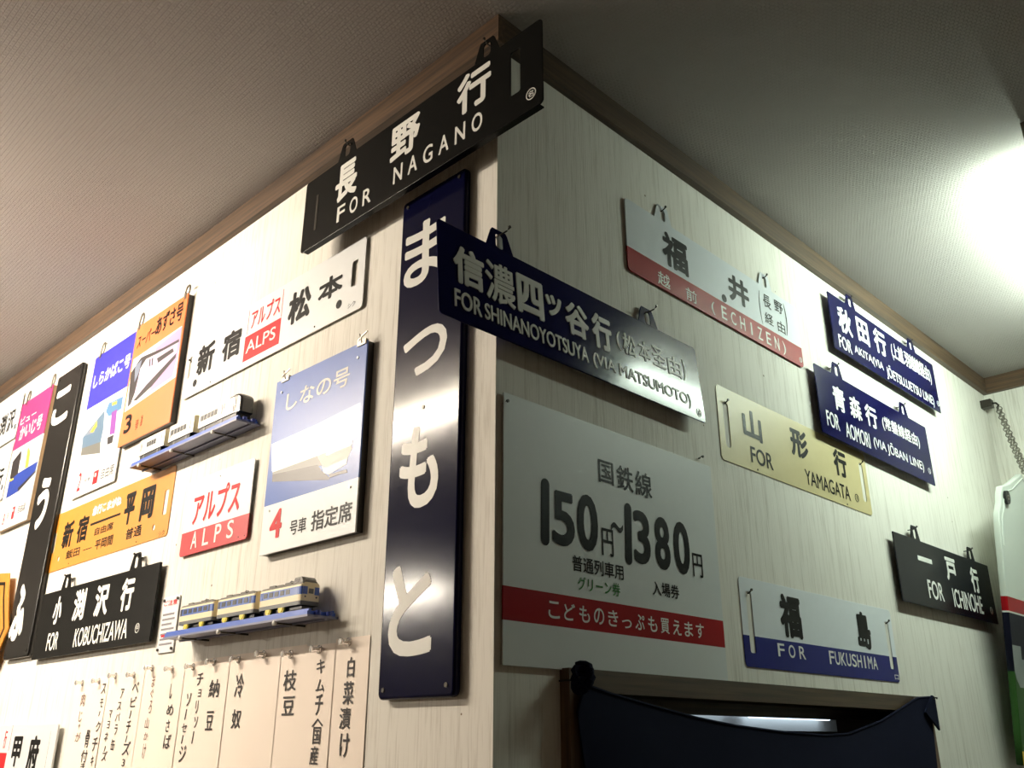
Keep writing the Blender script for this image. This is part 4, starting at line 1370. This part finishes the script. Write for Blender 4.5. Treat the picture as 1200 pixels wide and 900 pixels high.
def express(x_front, ztop, zc):
    """blue and cream three-car toy express; front car at the right"""
    root = empty('toy_train', frame_left(x_front-0.372, ztop, 0))
    tag(root, 'blue and cream toy train of three cars with yellow wheels on the lower shelf', 'toy train')
    Lc, gap, w = 0.113, 0.0155, 0.033
    ys = (0.0145, 0.0235, 0.0350, 0.0385)

    def mf(x, y, under):
        if under:
            return 'toy_dark'
        return 'toy_skirt' if y < 0.0145 else 'toy_cream' if y < 0.0235 else 'toy_blue' if y < 0.0350 else 'toy_cream' if y < 0.0385 else 'toy_roof'
    for k in range(3):
        x0 = 0.372-(k+1)*Lc-k*gap
        b = MB()
        front = k == 0

        def S(sc, hy):
            return [(z*sc, y) for z, y in section(w, 0.0088, hy, 0.006, ys)]

        def capm(is_front, y):
            if front and is_front:
                return 'toy_skirt' if y < 0.0145 else 'toy_cream' if y < 0.0415 else 'toy_roof'
            return 'toy_skirt' if y < 0.0145 else 'toy_cream' if y < 0.0415 else 'toy_roof'
        secs = [(x0, S(0.94, 0.042)), (x0+0.003, S(1, 0.042)), (x0+Lc-0.006, S(1, 0.042)), (x0+Lc-0.002, S(0.95, 0.042)), (x0+Lc, S(0.86, 0.0415))]
        loft(b, secs, mf, capm)
        car = b.build('car', root, False, (0, 0, zc))
        # windows
        nW = 5 if not front else 5
        ws = x0+0.014 if not front else x0+0.012
        step = 0.0172 if not front else 0.0152
        for q in range(nW):
            for sg in (1, -1):
                zz = sg*w/2
                xa = ws+q*step
                MB().box((xa, 0.0262, zz-0.0004), (xa+step*0.66, 0.0332, zz+0.0004), 'toy_dark').build('window', car)
        for xa in (x0+0.004, x0+Lc-0.014):
            MB().box((xa, 0.0240, w/2-0.0004), (xa+0.0045, 0.0345, w/2+0.0003), 'toy_dark' if not front else 'toy_blue').build('door', car)
        # roof gear
        b = MB()
        for q in range(4):
            xa = x0+0.012+q*0.022
            if front and q == 3:
                continue
            b.prism(rrect(xa, 0.041, xa+0.017, 0.0455-0.001*(q % 2), 0.0015, 3), -0.009, 0.009, 'toy_roof')
        if k > 0 or True:
            xa = x0+0.060
            b.tube([(xa, 0.044, 0.006), (xa+0.008, 0.0475, 0.006), (xa+0.016, 0.0455, 0.006)], 0.0008, 'toy_dark')
            b.tube([(xa, 0.044, -0.006), (xa+0.008, 0.0475, -0.006), (xa+0.016, 0.0455, -0.006)], 0.0008, 'toy_dark')
        b.build('roof_gear', car)
        b = MB()
        b.box((x0+0.006, 0.0035, -0.010), (x0+Lc-0.006, 0.0078, 0.010), 'toy_dark')
        b.build('chassis', car)
        for xa in (x0+0.026, x0+Lc-0.052 if front else x0+Lc-0.034):
            for sg in (1, -1):
                wheel(car, xa, sg*0.0148, 'toy_yellow', 0.0082)
        if k < 2:
            b = MB()
            b.box((x0-gap-0.004, 0.008, -0.004), (x0+0.004, 0.012, 0.004), 'toy_dark')
            b.build('coupling', car)
        if front:
            xe = x0+Lc
            # raised driver's cab with dark panes
            b = MB()
            sc = [(x0+Lc-0.034, [(0.0105, 0.0405), (0.0098, 0.0425), (-0.0098, 0.0425), (-0.0105, 0.0405)]),
                  (x0+Lc-0.026, [(0.0145, 0.0405), (0.0118, 0.0495), (-0.0118, 0.0495), (-0.0145, 0.0405)]),
                  (x0+Lc-0.010, [(0.0145, 0.0405), (0.0112, 0.0500), (-0.0112, 0.0500), (-0.0145, 0.0405)]),
                  (x0+Lc-0.002, [(0.0130, 0.0405), (0.0092, 0.0440), (-0.0092, 0.0440), (-0.0130, 0.0405)])]
            loft(b, sc, lambda x, y, u: 'toy_roof', lambda a, y: 'toy_roof')
            cab = b.build('cab_roof', car)
            b = MB()
            for sg in (1, -1):
                pts = [(x0+Lc-0.0255, 0.0418), (x0+Lc-0.0115, 0.0418), (x0+Lc-0.0120, 0.0478), (x0+Lc-0.0250, 0.0478)]
                z = lambda y: 0.0145-(y-0.0405)*0.30+0.0004
                vs = [(p[0], p[1], sg*z(p[1])) for p in pts]
                b.add(vs, [(0, 1, 2, 3) if sg > 0 else (3, 2, 1, 0)], 'toy_black')
            for za, zb in ((0.0105, 0.0008), (-0.0008, -0.0105)):
                vs = []
                for zz, t in ((za, 0.15), (zb, 0.15), (zb, 0.85), (za, 0.85)):
                    x = x0+Lc-0.002-0.008*t
                    y = 0.0440+0.006*t
                    vs.append((x+0.0004, y+0.0004, zz*(1 if t < 0.5 else 0.98)))
                b.add(vs, [(0, 1, 2, 3)], 'toy_black')
            b.build('window', cab)
            for za, zb in ((0.0138, 0.0062), (-0.0062, -0.0138)):
                MB().box((xe-0.001, 0.0240, zb), (xe+0.0005, 0.0350, za), 'toy_blue').build('front_panel', car)
            MB().box((xe-0.001, 0.0255, -0.0038), (xe+0.0008, 0.0325, 0.0038), 'toy_skirt').build('headboard', car)
            for zz in (0.0095, -0.0095):
                MB().tube([(xe-0.001, 0.0205, zz), (xe+0.0012, 0.0205, zz)], 0.0012, 'toy_dark', 10).build('headlamp', car)
    return root


def tilting(x_front, ztop, zc):
    """white three-car toy express with a black nose"""
    tot = 0.414
    root = empty('toy_train', frame_left(x_front-tot, ztop, 0))
    tag(root, 'white toy train of three cars with a black nose on the upper shelf', 'toy train')
    w = 0.031
    cars = [(tot-0.152, tot), (tot-0.272, tot-0.172), (tot-0.404, tot-0.292)]
    ys = (0.0095, 0.043)
    for k, (x0, x1) in enumerate(cars):
        b = MB()
        front = k == 0

        def S(sc, lo, hi):
            n = section(w, 0.007, 0.047, 0.005, ys)
            lo = max(lo, 0.0115)
            return [(z*sc, lo+(y-0.007)*(hi-lo)/0.040) for z, y in n]

        def mf(x, y, under):
            if under or y < 0.0125:
                return 'toy_dark'
            if front and x > x1-0.040+(0.046-y)*0.88:
                return 'toy_black'
            return 'toy_white' if y < 0.0462 else 'toy_roof'
        if front:
            secs = [(x0, S(0.95, 0.007, 0.046)), (x0+0.003, S(1, 0.007, 0.047))]
            secs += [(x0+(x1-x0)*t, S(1, 0.007, 0.047)) for t in (0.3, 0.6, 0.69)]
            secs += [(x1-0.044+0.0022*q, S(1, 0.007, 0.047)) for q in range(8)]
            secs += [(x1-0.024, S(0.99, 0.007, 0.0475)), (x1-0.019, S(0.98, 0.007, 0.048)), (x1-0.014, S(0.96, 0.007, 0.0475)), (x1-0.009, S(0.93, 0.0072, 0.046)), (x1-0.004, S(0.86, 0.0075, 0.042)),
                     (x1-0.001, S(0.76, 0.008, 0.037)), (x1, S(0.66, 0.009, 0.032))]
        else:
            secs = [(x0, S(0.95, 0.007, 0.046)), (x0+0.003, S(1, 0.007, 0.047)), (x1-0.003, S(1, 0.007, 0.047)), (x1, S(0.95, 0.007, 0.046))]
        loft(b, secs, mf, lambda fr, y: 'toy_black' if (front and fr) else ('toy_dark' if y < 0.0125 else 'toy_endcream'))
        car = b.build('car', root, True, (0, 0, zc))
        nW = 5
        xs = x0+0.009 if front else x0+0.010 if k == 1 else x0+0.036
        if k == 2:
            nW = 4
        pit = 0.0105 if k == 2 else 0.0128
        for q in range(nW):
            for sg in (1, -1):
                zz = sg*w/2
                MB().box((xs+q*pit, 0.0240, zz-0.0004), (xs+q*pit+pit*0.82, 0.0345, zz+0.0004), 'toy_dark').build('window', car)
        for xa in ((x0+0.088, x0+0.095) if front else (x0+0.008, x0+0.013, x1-0.012)):
            MB().box((xa, 0.020 if xa < x0+0.0945 else 0.028, w/2-0.0004), (xa+0.0018, 0.038, w/2+0.0003), 'toy_dark').build('door', car)
        if front:
            for sg in (1, -1):
                b = MB()
                b.add([(x1-0.022, 0.024, sg*(w/2*0.985+0.0004)), (x1-0.0135, 0.024, sg*(w/2*0.955+0.0006)), (x1-0.0205, 0.0415, sg*(w/2*0.965+0.0006)), (x1-0.0225, 0.0415, sg*(w/2*0.985+0.0004))],
                      [(0, 1, 2, 3) if sg > 0 else (3, 2, 1, 0)], 'toy_white')
                b.build('nose_stripe', car)
        b = MB()
        b.box((x0+0.006, 0.0028, -0.0135), (x1-0.012, 0.0118, 0.0135), 'toy_dark')
        b.build('chassis', car)
        for xa in (x0+0.024, x0+(0.088 if front else x1-x0-0.026)):
            for sg in (1, -1):
                wheel(car, xa, sg*0.0125, 'toy_skirt')
        if k < 2:
            b = MB()
            b.box((x0-0.024, 0.008, -0.004), (x0+0.004, 0.012, 0.004), 'toy_dark')
            b.build('coupling', car)


zt = shelf('pale lower wall shelf on three pegs above the menu strips', -0.754, -0.318, CZ+0.1525*K, 0.050, (0.062, 0.190, 0.352),
           'blue toy rail under the blue and cream train')
express(-0.352, zt, 0.027)
zt = shelf('pale upper wall shelf on three pegs below the orange train card', -1.026, -0.598, CZ+0.4785*K, 0.045, (0.045, 0.185, 0.345),
           'blue toy rail under the white train with the black nose')
tilting(-0.607, zt, 0.024)


# ---------------------------------------------------------------- navy curtain in the doorway
def noren():
    edge = [(0.116, 0.062), (0.175, 0.051), (0.259, 0.039), (0.344, 0.028), (0.43, 0.020), (0.552, 0.013), (0.680, 0.009), (0.761, 0.012), (0.891, 0.033), (0.985, 0.056), (1.061, 0.075), (1.123, 0.078)]
    root = empty('noren_curtain', frame_right(0, 0, 0.022))
    tag(root, 'dark navy cloth curtain sagging across the top of the doorway', 'curtain')
    b = MB()
    nx, ny = 70, 36
    vs = []
    for j in range(ny+1):
        t = j/ny
        for i in range(nx+1):
            u = i/nx
            y0 = 0.112+(1.123-0.112)*u
            for (a, b_) in zip(edge, edge[1:]):
                if a[0] <= y0 <= b_[0] or b_ is edge[-1]:
                    f = (y0-a[0])/(b_[0]-a[0])
                    zt_ = a[1]+(b_[1]-a[1])*f
                    break
            zb = -0.62
            # the sides fall inwards a little
            yy = y0+(0.5-u)*0.05*math.sin(min(1, t*3)*PI/2)
            z = zt_+(zb-zt_)*t
            # folds fanning down from the two tied corners
            fold = 0.008*math.sin(9*u+5*t)*t+0.006*math.exp(-((t-0.12)/0.07)**2)*math.sin(PI*u)+0.004*math.sin(23*u-6*t)*min(1, t*2)
            vs.append((yy*K, CZ+z*K, fold+0.004*math.sin(PI*u)))
    fs = [(j*(nx+1)+i, (j+1)*(nx+1)+i, (j+1)*(nx+1)+i+1, j*(nx+1)+i+1) for j in range(ny) for i in range(nx)]
    n = len(vs)
    back = [(p[0], p[1], p[2]-0.0012) for p in vs]
    b.add(vs+back, fs+[tuple(n+k for k in reversed(f)) for f in fs], 'navy_cloth')
    # rolled hem along the top edge
    b.tube([(vs[i][0], vs[i][1], vs[i][2]-0.0006) for i in range(nx+1)], 0.0022, 'navy_cloth', 6)
    b.build('cloth', root, True)
    # bunched knot on the first corner, folded corner on the other
    b = MB()
    rnd = random.Random(3)
    ctr = Vector((0.112*K, CZ+0.068*K, 0.004))
    for q in range(7):
        pts = []
        a0 = rnd.random()*6
        for k in range(9):
            a = a0+k*0.5
            pts.append(ctr+Vector((0.012*math.cos(a)*(0.6+0.4*rnd.random()), 0.008*math.sin(a)+0.003*q-0.010, 0.006*math.sin(a*1.3)+0.004)))
        b.tube(pts, [0.002+0.0035*math.sin(PI*k/8) for k in range(9)], 'navy_cloth', 8)
    b.build('knot', root, True)
    b = MB()
    b.prism([(1.075*K, CZ+0.050*K), (1.128*K, CZ+0.020*K), (1.128*K, CZ+0.078*K), (1.118*K, CZ+0.081*K)], 0.003, 0.007, 'navy_cloth')
    b.build('folded_corner', root)
    nail('R', 0.104*K, CZ+0.064*K, 0.030, 'long nail holding the knotted corner of the navy curtain', 0.002)
    nail('R', 1.118*K, CZ+0.074*K, 0.034, 'nail holding the folded corner of the navy curtain', 0.002)


noren()

# fluorescent fitting in the kitchen
kx = -0.62
tube_material('kitchen tube', KITCHEN_TUBE, 0.42, 0.012)
root = empty('kitchen_light', Matrix.Translation((kx, 1.5, CZ+0.05)))
tag(root, 'bluish white fluorescent light glimpsed above the navy curtain', 'lamp')
b = MB()
b.box((-0.03, -0.66, -0.02), (0.0, 0.62, 0.088), 'lamp_white')
b.build('housing', root)
b = MB()
b.tube([(0.028, 0.06+0.09*k, 0.022) for k in range(6)], 0.012, 'kitchen tube', 12)
b.build('tube', root, True)
b = MB()
b.tube([(0.03, -0.40+0.075*k, 0.040) for k in range(6)], 0.012, 'kitchen tube', 12)
b.build('tube', root, True)
b = MB()
b.box((-0.05, -0.70, 0.088), (0.10, 0.66, 0.12), 'kitchen_wall')
b.build('canopy', root)

# ---------------------------------------------------------------- white signboard hung on a chain in the far corner
lean = math.radians(5.4)
root = empty('hanging_signboard', Matrix(((0, 0, 1, 0.052), (1, 0, 0, 1.637), (0, 1, 0, CZ-0.05), (0, 0, 0, 1))) @ Matrix.Rotation(lean, 4, 'X'))
tag(root, 'white signboard with red stripe and green foot hung on a chain beside the ICHINOHE board', 'sign')
HM = 0.72
half = [(0.0, 0.0), (0.0, 0.34), (-0.002, 0.50), (0.0, 0.545), (0.004, 0.580), (0.018, 0.600), (0.026, 0.612), (0.030, 0.632), (0.046, 0.655), (0.078, 0.664), (0.105, 0.672), (0.215, 0.720)]
outl = half+[(0.43-x, y) for x, y in reversed(half)]
outl = outl[:len(half)]+outl[len(half)+1:]
plate('board', outl[::-1], [], 0.016, 0.003, 'mark_white', root,
      [(-1, 0.05, 'mark_green'), (0.05, 0.205, 'mark_green'), (0.205, 0.340, 'mark_navy'), (0.340, 0.344, 'mark_white'), (0.344, 0.378, 'band_crimson')])
b = MB()
inner = [(x+(0.014 if x < 0.2 else -0.014 if x > 0.23 else 0), y-(0.012 if y > 0.5 else 0)) for x, y in outl]
b.tube([(x, y, 0.0) for x, y in inner if y > 0.385], 0.0022, 'mark_white', 8)
b.build('rim', root, True)
b = MB()
b.prism([(0.002, 0.265), (0.06, 0.265), (0.06, 0.215), (0.042, 0.215), (0.042, 0.235), (0.090, 0.235), (0.090, 0.170), (0.03, 0.170), (0.010, 0.188), (0.002, 0.205)], 0, 0.0008, 'mark_grey')
b.build('lettering', root)
for q in range(3):
    b = MB()
    b.ring((0.062+0.05*q, 0.128), 0.010, 0.005, 0, 0.0008, 'mark_grey', 16)
    b.box((0.05+0.05*q, 0.085, 0), (0.075+0.05*q, 0.092, 0.0008), 'mark_grey')
    b.build('lettering', root)
MB().box((0.0, 0.0, 0), (0.05, 0.03, 0.0008), 'yellow').build('painted_corner', root)
b = MB()
b.ring((0.060, 0.628), 0.0115, 0.012, -0.018, 0.007, 'rubber', 20)
b.build('grommet', root)
b = MB()
b.ring((0.060, 0.628), 0.0048, 0.003, -0.018, 0.0078, 'steel', 16)
b.build('eyelet', root)

# bracket and chain
b = MB()
yb, zb = 1.868*K, CZ+0.860*K
b.box((0.0, yb-0.012, zb-0.012), (0.030, yb+0.014, zb+0.012), 'dark_steel')
b.tube([(0.030, yb, zb), (0.040, yb, zb-0.002), (0.046, yb, zb-0.010), (0.040, yb, zb-0.018)], 0.003, 'dark_steel', 10)
o = b.build('wall_bracket', None, False)
tag(o, 'dark metal bracket under the ceiling trim carrying the chain', 'bracket')
b = MB()
A_ = Vector((0.040, yb, zb-0.016))
for strand, (yend, xo) in enumerate(((1.845, 0.0), (1.862, 0.008))):
    B_ = Vector((0.128, yend, CZ-0.05+0.716))
    n = 24
    for q in range(n):
        p = A_.lerp(B_, (q+0.5)/n)+Vector((0, 0, -0.012*math.sin(PI*(q+0.5)/n)))
        d = (B_-A_).normalized()
        s = d.cross(Vector((0, 0, 1))).normalized() if (q+strand) % 2 else d.cross(d.cross(Vector((0, 0, 1)))).normalized()
        pts = [p+d*0.0092*math.cos(2*PI*k/12)+s*0.0048*math.sin(2*PI*k/12)+Vector((xo, 0, 0)) for k in range(12)]
        b.tube(pts, 0.0015, 'steel', 6, closed=True)
o = b.build('chain', None, True)
tag(o, 'double strand of dark chain holding up the white signboard', 'chain')
bpy.context.view_layer.update()
